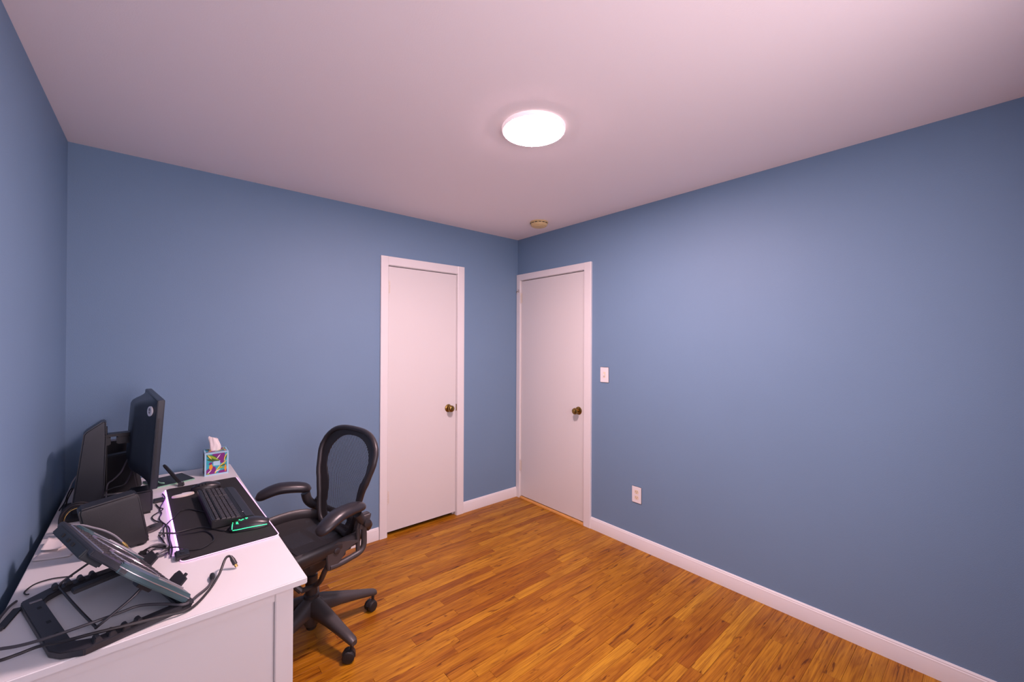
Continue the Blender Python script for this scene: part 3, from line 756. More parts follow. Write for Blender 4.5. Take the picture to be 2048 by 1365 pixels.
# ------------------------------------------------------------------ lit desk pad
pad = thing('desk_pad', 'long black desk mat with a glowing violet edge light', 'desk mat', (-2.411, -0.803, T), math.radians(2.2))
def rrect(hx, hy, r, n=6):
    o = []
    for cx, cy, a0 in ((hx-r, hy-r, 0), (-hx+r, hy-r, 90), (-hx+r, -hy+r, 180), (hx-r, -hy+r, 270)):
        for i in range(n+1):
            a = math.radians(a0+90*i/n); o.append((cx+r*math.cos(a), cy+r*math.sin(a)))
    return o
m = MB(); m.prism(rrect(0.1415, 0.441, 0.016), lambda a, b_: Vector((a, b_, 0)), lambda a, b_: Vector((a, b_, 0.004)))
m.build('mat', 'pad_cloth', pad, bevel=0.0008)
rr = rrect(0.1428, 0.4424, 0.017)
left = [p for p in rr if p[0] < 0.1]
def led(poly, name, mat, r, label=None):
    m = MB(); m.tube([(a, b_, 0.0032) for a, b_ in poly], r, 8); return m.build(name, mat, pad, label=label)
led([(-0.1428, -0.375), (-0.1428, 0.422)], 'edge_light', 'led_violet', 0.0026, 'violet light strip along the back edge')
idx = [p for p in rr]
near = [p for p in rrect(0.1428, 0.4424, 0.017) if p[1] < -0.42]
led([(-0.1428, -0.4254)]+[p for p in near if True]+[(0.1428, -0.40), (0.1428, 0.42)] if False else sorted([p for p in near if p[0] < 0], key=lambda p: p[0])+sorted([p for p in near if p[0] > 0], key=lambda p: p[0])+[(0.1428, 0.0), (0.1428, 0.4254)], 'edge_light', 'led_pink', 0.0015, 'pink light strip along the near and front edges')
cb = MB().box(-0.155, -0.118, -0.425, -0.372, 0.003, 0.017).build('control_box', 'black_plastic', pad, bevel=0.003)
MB().lathe([(0.007, 0.016), (0.007, 0.0185), (0.005, 0.019), (0.001, 0.019)], 16, (-0.136, -0.398, 0)).build('control_button', 'black_satin', cb)

# ------------------------------------------------------------------ keyboard
kb = thing('keyboard', 'thick black keyboard with palm rest on the desk mat', 'keyboard', (-2.377, -0.815, T+0.004), math.radians(2.6))
kz = lambda x: 0.036-0.14*(x+0.073) if x < 0.03 else 0.036-0.14*0.103-0.10*(x-0.03)
prof = [(-0.073, 0.004), (-0.073, kz(-0.073)), (-0.064, kz(-0.064)+0.002), (-0.060, kz(-0.060)-0.002), (0.028, kz(0.028)-0.002), (0.034, kz(0.034)+0.003), (0.062, kz(0.062)+0.001), (0.074, 0.006), (0.073, 0.001), (0.02, 0.001)]
m = MB(); m.prism(prof, lambda a, b_: Vector((a, -0.220, b_)), lambda a, b_: Vector((a, 0.220, b_)))
m.build('case', 'black_plastic', kb, bevel=0.003)
rows = [(-0.052, 0.0115), (-0.033, 0.0145), (-0.0175, 0.0145), (-0.002, 0.0145), (0.0135, 0.0145)]
m = MB()
def key(x, y0, y1, w):
    z = kz(x)-0.002; hx = w/2
    m.loft([[(x-hx*k, y0+e, zz), (x+hx*k, y0+e, zz), (x+hx*k, y1-e, zz), (x-hx*k, y1-e, zz)] for zz, k, e in ((z, 1.0, 0.0), (z+0.0055, 0.78, 0.0018))])
P_ = 0.0190
for ri, (x, w_) in enumerate(rows):
    y_ = -0.212
    while y_ < 0.200:
        if ri == 4 and -0.06 < y_ < 0.03:
            key(x, y_+0.0006, y_+P_*5-0.0006, w_); y_ += P_*5; continue
        gapk = 0.004 if ri == 0 and (int((y_+0.212)/P_) % 4 == 3) else 0.0
        if 0.085 < y_ < 0.094 or 0.145 < y_ < 0.152: y_ += 0.006; continue
        ln = P_*(1.0 if random.random() > 0.08 else 1.25)
        key(x, y_+0.0006, y_+ln-0.0006, w_); y_ += ln+gapk
m.build('keycaps', 'key_grey', kb, smooth=0, kind='stuff')
MB().box(-0.0432, -0.0408, -0.212, 0.212, kz(-0.042)-0.003, kz(-0.042)+0.0035).build('row_ridge', 'black_satin', kb, bevel=0.0008)
for y_ in (-0.18, 0.18): MB().box(-0.070, -0.055, y_-0.012, y_+0.012, 0.0, 0.006).build('foot', 'rubber', kb)
MB().lathe([(0.002, 0.0), (0.002, 0.0008), (0.0005, 0.001)], 10, (0.036, -0.165, kz(0.036)+0.003)).build('status_light', 'white_plastic', kb)

# ------------------------------------------------------------------ mice
def mouse_body(root, L_, Wm, Hm, mat, flare):
    m = MB(); rings = []; n = 14
    for i in range(n+1):
        q = i/n; x = -L_/2+L_*q
        wd = Wm/2*(math.sin(PI*(0.10+0.84*q))**0.45)*(1+flare*max(0, q-0.6)*1.4-0.16*math.sin(PI*min(1, q*1.2))*flare)
        ht = Hm*(math.sin(PI*(0.10+0.72*q))**0.8)*(1-0.25*q)
        wd = max(wd, 0.006); ht = max(ht, 0.006)
        r = []
        for j in range(16):
            a = 2*PI*j/16; c_, s_ = math.cos(a), math.sin(a)
            r.append((x, math.copysign(abs(c_)**0.75, c_)*wd, 0.002+(ht*(abs(s_)**0.8) if s_ > 0 else -0.0015*abs(s_))))
        rings.append(r)
    m.loft(rings); return m.build('body', mat, root, smooth=70)
ga = math.atan2(0.17, -0.985)
gm = thing('gaming_mouse', 'black gaming mouse with glowing green lines at the near end of the mat', 'mouse', (-2.325, -1.098, T+0.004), ga)
mouse_body(gm, 0.128, 0.074, 0.040, 'black_satin', 0.30)
def mtop(q, v):
    # point on upper shell: q along 0 back..1 front, v -1..1 across
    L_, Wm, Hm, flare = 0.128, 0.074, 0.040, 0.30
    x = -L_/2+L_*q
    wd = Wm/2*(math.sin(PI*(0.10+0.84*q))**0.45)*(1+flare*max(0, q-0.6)*1.4-0.16*math.sin(PI*min(1, q*1.2))*flare)
    ht = Hm*(math.sin(PI*(0.10+0.72*q))**0.8)*(1-0.25*q)
    c_ = math.copysign(abs(v)**(1/0.75), v); s_ = math.sqrt(max(0, 1-c_*c_))
    return Vector((x, v*wd, 0.002+ht*s_**0.8+0.0012))
for s in (-1, 1):
    m = MB(); m.tube(spline([mtop(q, s*0.985) for q in (0.06, 0.2, 0.35, 0.5, 0.65, 0.8, 0.92)], 4), 0.0013, 6)
    m.build('side_light', 'led_green', gm)
m = MB(); m.tube(spline([mtop(0.935, v) for v in (-0.95, -0.6, -0.2)], 4), 0.0013, 6); m.tube(spline([mtop(0.935, v) for v in (0.2, 0.6, 0.95)], 4), 0.0013, 6)
m.build('nose_light', 'led_green', gm)
m = MB()
for (a, b_) in (((0.86, 0.05), (0.80, 0.30)), ((0.80, 0.30), (0.84, 0.50)), ((0.84, 0.50), (0.78, 0.62)), ((0.82, -0.15), (0.76, -0.30)), ((0.70, -0.05), (0.66, 0.10)), ((0.62, -0.10), (0.56, 0.02)), ((0.56, 0.02), (0.60, 0.14)), ((0.74, 0.05), (0.70, 0.16))):
    m.tube([mtop(*a), mtop((a[0]+b_[0])/2, (a[1]+b_[1])/2), mtop(*b_)], 0.0011, 6)
m.build('tribal_lights', 'led_green', gm, label='green glowing zigzag marks')
m = MB(); c0 = mtop(0.82, 0); m.lathe([(0.001, -0.004), (0.010, -0.0035), (0.011, 0), (0.010, 0.0035), (0.001, 0.004)], 18, tuple(c0-Vector((0, 0, 0.006))), 'y'); m.build('scroll_wheel', 'rubber', gm)
om = thing('black_mouse', 'plain black ergonomic mouse at the far end of the mat near the tissue box', 'mouse', (-2.420, -0.478, T+0.004), math.radians(183))
mouse_body(om, 0.112, 0.064, 0.036, 'black_satin', 0.05)
for x in (0.0, 0.012, 0.024):
    m = MB(); m.loft([[(x-0.004*k, 0.020-0.006*k, z), (x+0.004*k, 0.020-0.006*k, z), (x+0.004*k, 0.020+0.006*k, z), (x-0.004*k, 0.020+0.006*k, z)] for z, k in ((0.022, 1), (0.0335, 0.9))])
    m.build('thumb_button', 'black_plastic', om, bevel=0.001)
m = MB(); m.lathe([(0.001, -0.004), (0.010, -0.0035), (0.011, 0), (0.010, 0.0035), (0.001, 0.004)], 18, (0.034, 0, 0.018), 'y'); m.build('scroll_wheel', 'rubber', om)

# cream oval lid-like object
wo = thing('cream_oval', 'thin cream oval disc with a notched rim lying on the black mat', 'disc', (-2.508, -0.523, T+0.004), math.radians(6))
pl_ = []
for i in range(40):
    a = 2*PI*i/40; x, y_ = 0.042*math.cos(a), 0.021*math.sin(a)
    if 1.6 < a < 2.9: y_ *= 0.45
    pl_.append((x, y_))
m = MB(); m.prism(pl_, lambda a, b_: Vector((a, b_, 0)), lambda a, b_: Vector((a*0.96, b_*0.96, 0.008)))
m.build('shell', 'cream', wo, bevel=0.0015)
m = MB(); m.prism([(a*0.8, b_*0.8) for a, b_ in pl_], lambda a, b_: Vector((a, b_, 0.0075)), lambda a, b_: Vector((a, b_, 0.0088))); m.build('top_inlay', 'white_plastic', wo)

# drawing tablet and pen
tb = thing('drawing_tablet', 'flat dark drawing tablet with a mint green edge against the back wall', 'tablet', (-2.555, -0.210, T), math.radians(18))
MB().box(-0.083, 0.083, -0.080, 0.080, 0.0, 0.0065).build('shell', 'mint_edge', tb, bevel=0.002)
MB().box(-0.0825, 0.0825, -0.0795, 0.0795, 0.0060, 0.0082).build('surface', 'tablet_dark', tb, bevel=0.0008)
pn = thing('pen', 'fat black pen propped up at a slant over the drawing tablet', 'pen', (-2.511, -0.336, T))
d_ = (Vector((-2.575, -0.205, 0.826))-Vector((-2.511, -0.334, 0.752)))
m = MB(); p0 = Vector((0, 0.002, 0.011)); m.tube([p0+d_*q for q in (0.0, 0.05, 0.5, 0.92, 1.0)], [0.0075, 0.009, 0.0088, 0.008, 0.006], 6, flat=0.8)
m.build('barrel', 'black_plastic', pn, smooth=25)
m = MB(); m.prism([(-0.014, -0.012), (0.010, -0.014), (0.016, 0.004), (0.006, 0.016), (-0.012, 0.012)], lambda a, b_: Vector((a, b_, 0)), lambda a, b_: Vector((a*0.75, b_*0.75, 0.020)))
m.build('pen_holder', 'black_plastic', pn, bevel=0.002)
MB().lathe([(0.0035, 0.019), (0.003, 0.0215), (0.001, 0.022)], 12, (0.004, -0.004, 0)).build('holder_stud', 'steel', pn)
mt = tag(MB().tube(spline([(-2.600, -0.222, T+0.0125), (-2.594, -0.250, T+0.012), (-2.586, -0.268, T+0.0125), (-2.574, -0.276, T+0.012)], 5), 0.0035, 8).build('mint_clip', 'mint_edge'), 'tiny pale mint cable clip lying at the corner of the drawing tablet', 'clip')

# ------------------------------------------------------------------ tissue box
tbx = thing('tissue_box', 'cube tissue box with tropical leaf print and a tissue sticking out', 'tissue box', (-2.358, -0.183, T))
hb, hz_ = 0.053, 0.122
MB().box(-hb, hb, -hb, hb, 0, hz_).build('carton', 'box_light', tbx, bevel=0.0012)
def printed(fn, name, flip=False):
    m = MB(); mats = ['box_blue', 'print_purple', 'print_green', 'print_dark', 'print_orange', 'print_yellow', 'print_teal', 'print_white', 'box_light']
    lv = [0]
    def poly(pts, mi):
        lv[0] += 1; o = 0.0002+0.00006*lv[0]
        m.F([m.P(fn(a, b_, o)) for a, b_ in pts], mi)
    def leaf(x0, y0, x1, y1, w_, mi, n=8):
        d = Vector((x1-x0, y1-y0)); nn = Vector((-d.y, d.x)).normalized()
        up = [Vector((x0, y0))+d*(i/n)+nn*w_*math.sin(PI*i/n) for i in range(n+1)]
        dn = [Vector((x0, y0))+d*(i/n)-nn*w_*math.sin(PI*i/n) for i in range(n-1, 0, -1)]
        poly([tuple(p) for p in up+dn], mi)
    poly([(0.07, 0.06), (0.93, 0.06), (0.93, 0.93), (0.07, 0.93)], 6)
    poly([(0.30, 0.60), (0.84, 0.45), (0.84, 0.93), (0.32, 0.93)], 1)
    poly([(0.07, 0.06), (0.48, 0.06), (0.46, 0.34), (0.30, 0.42), (0.07, 0.24)], 1)
    poly([(0.55, 0.06), (0.93, 0.06), (0.93, 0.20), (0.60, 0.16)], 1)
    poly([(0.36, 0.42), (0.64, 0.40), (0.64, 0.62), (0.36, 0.60)], 8)
    leaf(0.07, 0.90, 0.62, 0.60, 0.11, 3); leaf(0.09, 0.93, 0.60, 0.63, 0.045, 2)
    leaf(0.07, 0.72, 0.46, 0.62, 0.05, 3); leaf(0.12, 0.92, 0.30, 0.70, 0.03, 5)
    leaf(0.40, 0.10, 0.93, 0.60, 0.055, 5); leaf(0.45, 0.12, 0.90, 0.55, 0.022, 2)
    leaf(0.60, 0.35, 0.93, 0.42, 0.03, 3); leaf(0.62, 0.28, 0.88, 0.28, 0.025, 2)
    leaf(0.80, 0.55, 0.93, 0.90, 0.045, 5); leaf(0.84, 0.60, 0.93, 0.84, 0.025, 3)
    leaf(0.24, 0.22, 0.28, 0.52, 0.075, 4); leaf(0.86, 0.08, 0.87, 0.42, 0.045, 4)
    leaf(0.16, 0.50, 0.34, 0.56, 0.05, 1); leaf(0.10, 0.08, 0.30, 0.26, 0.022, 7); leaf(0.48, 0.68, 0.66, 0.90, 0.022, 7)
    leaf(0.42, 0.06, 0.50, 0.20, 0.03, 5); leaf(0.08, 0.09, 0.22, 0.08, 0.03, 2); leaf(0.42, 0.14, 0.66, 0.22, 0.022, 7)
    for fr in ([(0.0, 0), (1, 0), (1, 0.05), (0, 0.05)], [(0, 0.95), (1, 0.95), (1, 1), (0, 1)]):
        poly(fr, 8)
    o = m.build(name, mats, tbx, smooth=0)
printed(lambda a, b_, o: Vector((-hb+2*hb*a, -hb-o, hz_*b_)), 'leaf_print')
printed(lambda a, b_, o: Vector((-hb-o, hb-2*hb*a, hz_*b_)), 'leaf_print')
printed(lambda a, b_, o: Vector((hb+o, -hb+2*hb*a, hz_*b_)), 'leaf_print')
printed(lambda a, b_, o: Vector((-hb+2*hb*a, -hb+2*hb*b_, hz_+o)), 'leaf_print')
m = MB(); rings = []; n = 40
for i in range(13):
    q = i/12; z = hz_-0.004+0.074*q
    r = []
    for j in range(n):
        a = 2*PI*j/n
        wx = 0.022*(1+0.10*math.sin(q*4.5)); wy = 0.014*(1-0.45*q)
        fold = 1+0.10*math.sin(5*a+q*2.5)+0.06*math.sin(9*a-q*4)
        cx = -0.004-0.006*q+0.003*math.sin(q*5)
        zz = z+0.008*q*q*(-math.cos(a))+0.003*q*math.sin(3*a)
        r.append((cx+math.cos(a)*wx*fold, math.sin(a)*wy*fold, zz))
    rings.append(r)
m.loft(rings); m.build('tissue', 'tissue', tbx, smooth=60, label='white crumpled tissue')

# ------------------------------------------------------------------ papers on the left of the desk
def sheet(name, pts, z0, curl, label):
    a, b_, c, d = [Vector((*p, 0)) for p in pts]
    m = MB(); m.grid(lambda u, v: (a*(1-u)*(1-v)+b_*u*(1-v)+c*u*v+d*(1-u)*v)+Vector((0, 0, z0+curl*(u-0.5)**2*4*(0.3+0.7*v))), 10, 6)
    o = m.build(name, 'paper', smooth=60); mod = o.modifiers.new('solid', 'SOLIDIFY'); mod.thickness = 0.0008; mod.offset = 1
    return tag(o, label, 'paper')
sheet('paper_slip', [(-2.905, -0.935), (-2.815, -0.965), (-2.800, -0.860), (-2.885, -0.830)], T+0.0015, 0.006, 'white paper slip lying flat on the desk near the left wall')
sheet('folded_paper', [(-2.893, -0.880), (-2.843, -0.900), (-2.836, -0.800), (-2.888, -0.785)], T+0.012, 0.010, 'small folded white paper resting on top of the paper slip')

# ------------------------------------------------------------------ laptop cooling stand
CA = math.atan2(-0.2985, -0.954)
lc = thing('laptop_cooler', 'black and teal laptop cooling stand propped open on the desk', 'laptop stand', (-2.523, -1.548, T), CA)
# base frame: open bar at x=.23, side arms at y=0 and y=-.405 (local y grows towards the viewer)
Y0, Y1 = 0.004, -0.408
m = MB()
poly = [(0.000, Y1), (0.190, Y1), (0.246, Y1+0.030), (0.250, Y1+0.05), (0.250, Y0-0.060), (0.238, Y0-0.030), (0.205, Y0), (0.0, Y0), (0.0, Y0-0.030), (0.180, Y0-0.034), (0.205, Y0-0.055), (0.212, Y0-0.075), (0.212, Y1+0.070), (0.200, Y1+0.050), (0.175, Y1+0.034), (0.0, Y1+0.030)]
def ring_prism(m, poly, z0, z1):
    n = len(poly)
    A = [m.P((a, b_, z0)) for a, b_ in poly]; B = [m.P((a, b_, z1)) for a, b_ in poly]
    h = n//2
    for i in range(n): m.F((A[i], A[(i+1) % n], B[(i+1) % n], B[i]))
    for i in range(h-1):
        j = n-1-i
        m.F((A[i], A[i+1], A[j-1], A[j])); m.F((B[i], B[j], B[j-1], B[i+1]))
ring_prism(m, poly, 0.0, 0.016)
m.build('base_frame', 'cooler_black', lc, bevel=0.002)
for yb in (Y0-0.016, Y1+0.016):
    for x in (0.105, 0.130, 0.155, 0.180):
        m = MB(); m.prism([(x-0.009, 0.014), (x+0.009, 0.014), (x+0.006, 0.026), (x-0.002, 0.028), (x-0.005, 0.022)], lambda a, b_: Vector((a, yb-0.012, b_)), lambda a, b_: Vector((a, yb+0.012, b_)))
        m.build('height_notch', 'cooler_black', lc, bevel=0.0015)
m = MB(); m.box(0.214, 0.236, Y1+0.056, Y1+0.064, 0.0155, 0.0172); m.build('base_label', 'cable_grey', lc)
for yb in (-0.30, -0.20, -0.12): MB().box(0.222, 0.230, yb-0.007, yb+0.007, 0.0156, 0.0164).build('base_slot', 'slot_black', lc)
# hinge bar
MB().box(-0.006, 0.026, Y1, Y0, 0.004, 0.020).build('hinge_bar', 'cooler_black', lc, bevel=0.004)
# tilted platform
TH = math.radians(47); ct, st = math.cos(TH), math.sin(TH)
def pf(s, y_, n): return Vector((s*ct-n*st, y_, 0.014+s*st+n*ct))
yn, yf = 0.0, -0.400
out = [(0.0, yf+0.02), (0.02, yf), (0.09, yf-0.004), (0.13, yf-0.012), (0.20, yf-0.006), (0.235, yf+0.02), (0.268, yf+0.05), (0.268, yn-0.05), (0.235, yn-0.02), (0.20, yn+0.006), (0.13, yn+0.012), (0.09, yn+0.004), (0.02, yn), (0.0, yn-0.02)]
m = MB(); m.prism(out, lambda a, b_: pf(a, b_, -0.008), lambda a, b_: pf(a, b_, 0.008))
m.build('platform', 'cooler_black', lc, bevel=0.003)
# side wings (teal grey, raised)
for s, yy in ((1, yn), (-1, yf)):
    w_ = [(0.010, 0), (0.085, 0.006), (0.130, 0.015), (0.185, 0.012), (0.215, -0.004), (0.205, -0.035), (0.180, -0.050), (0.10, -0.045), (0.06, -0.060), (0.012, -0.060)]
    m = MB(); m.prism([(a, yy+s*b_) for a, b_ in w_], lambda a, b_: pf(a, b_, -0.009), lambda a, b_: pf(a, b_, 0.013))
    wg = m.build('side_wing', 'teal_grey', lc, bevel=0.003)
    m = MB(); m.tube([pf(0.03, yy+s*(-0.020), 0.0138), pf(0.085, yy+s*(-0.018), 0.0138), pf(0.115, yy+s*(-0.006), 0.0138)], 0.0016, 6)
    m.tube([pf(0.012, yy+s*(-0.056), 0.0138), pf(0.06, yy+s*(-0.056), 0.0138), pf(0.10, yy+s*(-0.042), 0.0138), pf(0.18, yy+s*(-0.046), 0.0138)], 0.0016, 6)
    m.build('silver_line', 'silver_trim', wg)
    m = MB(); m.tube([pf(0.012, yy+s*0.001, 0.004), pf(0.085, yy+s*0.0065, 0.004), pf(0.130, yy+s*0.0155, 0.004), pf(0.185, yy+s*0.0125, 0.004), pf(0.215, yy-s*0.004, 0.004)], 0.0012, 6)
    m.build('wing_edge', 'silver_trim', wg)
# grille: raised honeycomb ribs over two fans
m = MB()
for i in range(21):
    for j in range(11):
        y_ = yf+0.075+0.0125*i; s_ = 0.030+0.019*j+(0.0095 if i % 2 else 0)
        if s_ > 0.235: continue
        h6 = [(s_+0.0062*math.cos(PI/3*k), y_+0.0058*math.sin(PI/3*k)) for k in range(6)]
        for k in range(6):
            a, b_ = h6[k], h6[(k+1) % 6]
            m.loft([[pf(a[0], a[1], 0.008), pf(b_[0], b_[1], 0.008), pf(b_[0]*0.9+s_*0.1, b_[1]*0.9+y_*0.1, 0.0105), pf(a[0]*0.9+s_*0.1, a[1]*0.9+y_*0.1, 0.0105)]], caps=False)
            m.F([m.P(pf(a[0], a[1], 0.008)), m.P(pf(b_[0], b_[1], 0.008)), m.P(pf(b_[0]*0.88+s_*0.12, b_[1]*0.88+y_*0.12, 0.0112)), m.P(pf(a[0]*0.88+s_*0.12, a[1]*0.88+y_*0.12, 0.0112))])
m.build('honeycomb_grille', 'cable_dark', lc, smooth=0, kind='stuff')
for yc in (-0.125, -0.275):
    m = MB()
    for r in (0.064, 0.070):
        m.tube([pf(0.132+r*math.cos(2*PI*k/40), yc+r*math.sin(2*PI*k/40), 0.0105) for k in range(40)], 0.0018, 6, closed=True)
    m.build('fan_ring', 'silver_trim', lc)
m = MB(); m.tube([pf(0.245, yf+0.06, 0.009), pf(0.245, yn-0.06, 0.009)], 0.0018, 6); m.build('cross_trim', 'silver_trim', lc)
m = MB(); m.tube([pf(0.022, yf+0.07, 0.009), pf(0.022, yn-0.07, 0.009)], 0.0015, 6)
m.build('cross_trim', 'silver_trim', lc)
# back edge block with ports
m = MB(); m.prism([(0.226, yf+0.055), (0.272, yf+0.075), (0.272, yn-0.075), (0.226, yn-0.055)], lambda a, b_: pf(a, b_, -0.022), lambda a, b_: pf(a, b_, 0.002))
pbk = m.build('port_block', 'tablet_dark', lc, bevel=0.003)
for yc in (-0.16, -0.20, -0.25):
    m = MB(); m.loft([[pf(0.2715, yc-0.007, n), pf(0.2715, yc+0.007, n), pf(0.2745, yc+0.007, n), pf(0.2745, yc-0.007, n)] for n in (-0.014, -0.006)])
    m.build('port', 'slot_black', pbk)
# flip-up retaining tabs on the low edge
for yc in (-0.105, -0.315):
    pts = [(-0.034, 0.0), (0.034, 0.0), (0.032, 0.028), (0.018, 0.030), (0.018, 0.037), (0.008, 0.037), (0.008, 0.030), (-0.026, 0.033), (-0.034, 0.022)]
    m = MB(); m.prism(pts, lambda a, b_: pf(0.010, yc+a, 0.006+b_), lambda a, b_: pf(0.016, yc+a, 0.006+b_))
    m.build('retaining_tab', 'cooler_black', lc, bevel=0.001)
# wire prop: crossbar in the notches, two arms to the underside
yp, yq = -0.050, Y1+0.030
m = MB(); m.tube(spline([pf(0.105, yp-0.01, -0.012), (0.110, yp-0.002, 0.062), (0.168, yp, 0.030), (0.172, yp-0.006, 0.0235)], 5)+spline([(0.172, yp-0.012, 0.0235), (0.176, -0.2, 0.0235), (0.178, yq+0.012, 0.0235)], 4)+spline([(0.176, yq+0.004, 0.024), (0.168, yq, 0.034), (0.112, yq+0.004, 0.066), pf(0.105, yq+0.012, -0.012)], 5), 0.0032, 8)
m.build('wire_prop', 'dark_wire', lc)
for yc in (yp-0.012, yq+0.014):
    m = MB(); m.loft([[pf(s_, yc-0.016, n), pf(s_, yc+0.016, n), pf(s_, yc+0.016, n-0.016), pf(s_, yc-0.016, n-0.016)] for s_, n in ((0.085, -0.007), (0.125, -0.007))])
    m.build('prop_pivot', 'cooler_black', lc, bevel=0.002)
m = MB(); m.loft([[Vector((x, y_, z)) for y_, z in ((yq+0.06, zz), (yq+0.085, zz), (yq+0.085, zz+0.012), (yq+0.06, zz+0.012))] for x, zz in ((0.035, 0.030), (0.165, 0.020))]); m.build('second_leg', 'cooler_black', lc, bevel=0.002)

# ------------------------------------------------------------------ cables
def cable(name, pts, r, mat, label, n=6, plug=None):
    pts = [Vector(p) for p in pts]
    rt = thing(name, label, 'cable', (pts[0].x, pts[0].y, T)) if plug else None
    off = Vector(rt.location) if rt else Vector((0, 0, 0))
    o = MB().tube([p-off for p in spline(pts, n)], r, 8).build('cord' if rt else name, mat, rt)
    if not rt: return tag(o, label, 'cable')
    a, b_, pw, pm, tip = plug
    a, b_ = Vector(a)-off, Vector(b_)-off; d = b_-a
    m = MB(); m.tube([a-d*0.25, a, a+d*0.15, a+d*0.7], [r*1.1, pw*0.8, pw, pw], 10, flat=0.75); m.build('plug', pm, rt)
    m = MB(); m.tube([a+d*0.7, b_], [pw*0.72, pw*0.72], 8, flat=0.6); m.build('plug_tip', tip, rt)
    return rt
cable('usb_cable', [(-2.888, -1.506, 0.77), (-2.859, -1.514, 0.768), (-2.827, -1.527, 0.768), (-2.78, -1.539, 0.772), (-2.711, -1.536, 0.774), (-2.664, -1.52, 0.770), (-2.627, -1.511, 0.768), (-2.577, -1.536, 0.764), (-2.536, -1.556, 0.756), (-2.507, -1.510, 0.747), (-2.483, -1.478, 0.745), (-2.470, -1.449, 0.746), (-2.468, -1.436, 0.747)], 0.0036, 'cable_dark', 'grey cable ending in a black plug just in front of the cooling stand', plug=((-2.468, -1.436, 0.747), (-2.466, -1.403, 0.747), 0.0070, 'black_plastic', 'black_satin'))
cable('usb_cable', [(-2.877, -1.56, 0.77), (-2.849, -1.566, 0.768), (-2.821, -1.563, 0.768), (-2.792, -1.562, 0.770), (-2.751, -1.583, 0.774), (-2.706, -1.590, 0.774), (-2.642, -1.588, 0.766), (-2.577, -1.574, 0.752), (-2.526, -1.566, 0.745), (-2.484, -1.503, 0.744), (-2.452, -1.44, 0.755), (-2.433, -1.394, 0.775), (-2.421, -1.379, 0.776), (-2.414, -1.386, 0.770)], 0.0036, 'cable_black', 'long black cable curling up to a gold tipped plug near the desk edge', plug=((-2.414, -1.386, 0.770), (-2.403, -1.403, 0.7455), 0.0072, 'black_plastic', 'gold'))
cable('grey_cable', [(-2.815, -1.140, 0.865), (-2.800, -1.165, 0.905), (-2.77, -1.180, 0.906), (-2.744, -1.185, 0.893), (-2.717, -1.188, 0.876), (-2.695, -1.182, 0.852), (-2.676, -1.176, 0.822)], 0.0027, 'cable_grey', 'pale grey cable with a gold joint arching behind the cooling stand', plug=((-2.676, -1.176, 0.822), (-2.664, -1.174, 0.802), 0.0050, 'gold', 'gold'))
cable('grey_cable', [(-2.664, -1.174, 0.802), (-2.650, -1.168, 0.776), (-2.638, -1.150, 0.752), (-2.620, -1.140, 0.744), (-2.600, -1.138, 0.744), (-2.577, -1.118, 0.744), (-2.585, -1.087, 0.744), (-2.614, -1.081, 0.744)], 0.0027, 'cable_grey', 'pale grey cable end running down from the gold joint onto the desk')
# coiled bundle
cbn = thing('cable_bundle', 'coiled bundle of grey cable with a tie beside the cooling stand', 'cable', (-2.597, -1.122, T))
for i, (rx, ry, dz, dx, mt_) in enumerate(((0.034, 0.040, 0.004, 0.0, 'cable_dark'), (0.030, 0.036, 0.009, 0.004, 'cable_grey'), (0.036, 0.034, 0.013, -0.003, 'cable_dark'), (0.026, 0.042, 0.017, 0.002, 'cable_grey'))):
    MB().tube([(dx+rx*math.cos(2*PI*k/36+i), ry*math.sin(2*PI*k/36+i), dz+0.002*math.sin(4*PI*k/36+i)) for k in range(36)], 0.0027, 8, closed=True).build('loop', mt_, cbn)
MB().box(-0.046, -0.018, -0.010, 0.006, 0.001, 0.022).build('tie', 'cable_black', cbn, bevel=0.004)
cable('black_cable', [(-2.581, -0.43, 0.744), (-2.572, -0.516, 0.744), (-2.589, -0.648, 0.744), (-2.584, -0.719, 0.744), (-2.59, -0.790, 0.744), (-2.562, -0.91, 0.745), (-2.562, -1.024, 0.746), (-2.556, -1.128, 0.746), (-2.560, -1.191, 0.746)], 0.0024, 'cable_black', 'black cable running from the small hub down beside the violet light')
cable('black_cable', [(-2.603, -0.575, 0.744), (-2.592, -0.632, 0.744), (-2.580, -0.692, 0.752), (-2.612, -0.729, 0.744), (-2.604, -0.790, 0.744), (-2.572, -0.88, 0.750), (-2.568, -1.016, 0.756), (-2.562, -1.106, 0.754), (-2.565, -1.179, 0.752)], 0.0024, 'cable_black', 'wavy black cable crossing another behind the desk mat')
cable('black_cable', [(-2.592, -0.960, 0.744), (-2.58, -1.026, 0.744), (-2.572, -1.086, 0.744), (-2.580, -1.06, 0.744), (-2.604, -1.045, 0.744), (-2.625, -1.090, 0.744)], 0.0024, 'cable_black', 'short black cable looping next to the near speaker')
cable('keyboard_cable', [(-2.446, -0.842, 0.752), (-2.469, -0.788, 0.7475), (-2.496, -0.746, 0.7475), (-2.525, -0.748, 0.7475), (-2.546, -0.814, 0.7475), (-2.559, -0.856, 0.7515), (-2.578, -0.924, 0.752), (-2.576, -1.027, 0.758)], 0.0022, 'cable_black', 'thin black cable leading from the keyboard across the mat')
cable('mouse_cable', [(-2.388, -1.083, 0.756), (-2.396, -1.080, 0.749), (-2.408, -1.078, 0.7475), (-2.433, -1.037, 0.7475), (-2.465, -0.993, 0.7475), (-2.502, -0.984, 0.7475), (-2.546, -0.995, 0.751), (-2.574, -1.005, 0.762), (-2.590, -1.016, 0.760)], 0.0023, 'cable_black', 'black cable leading from the green lit mouse across the mat')
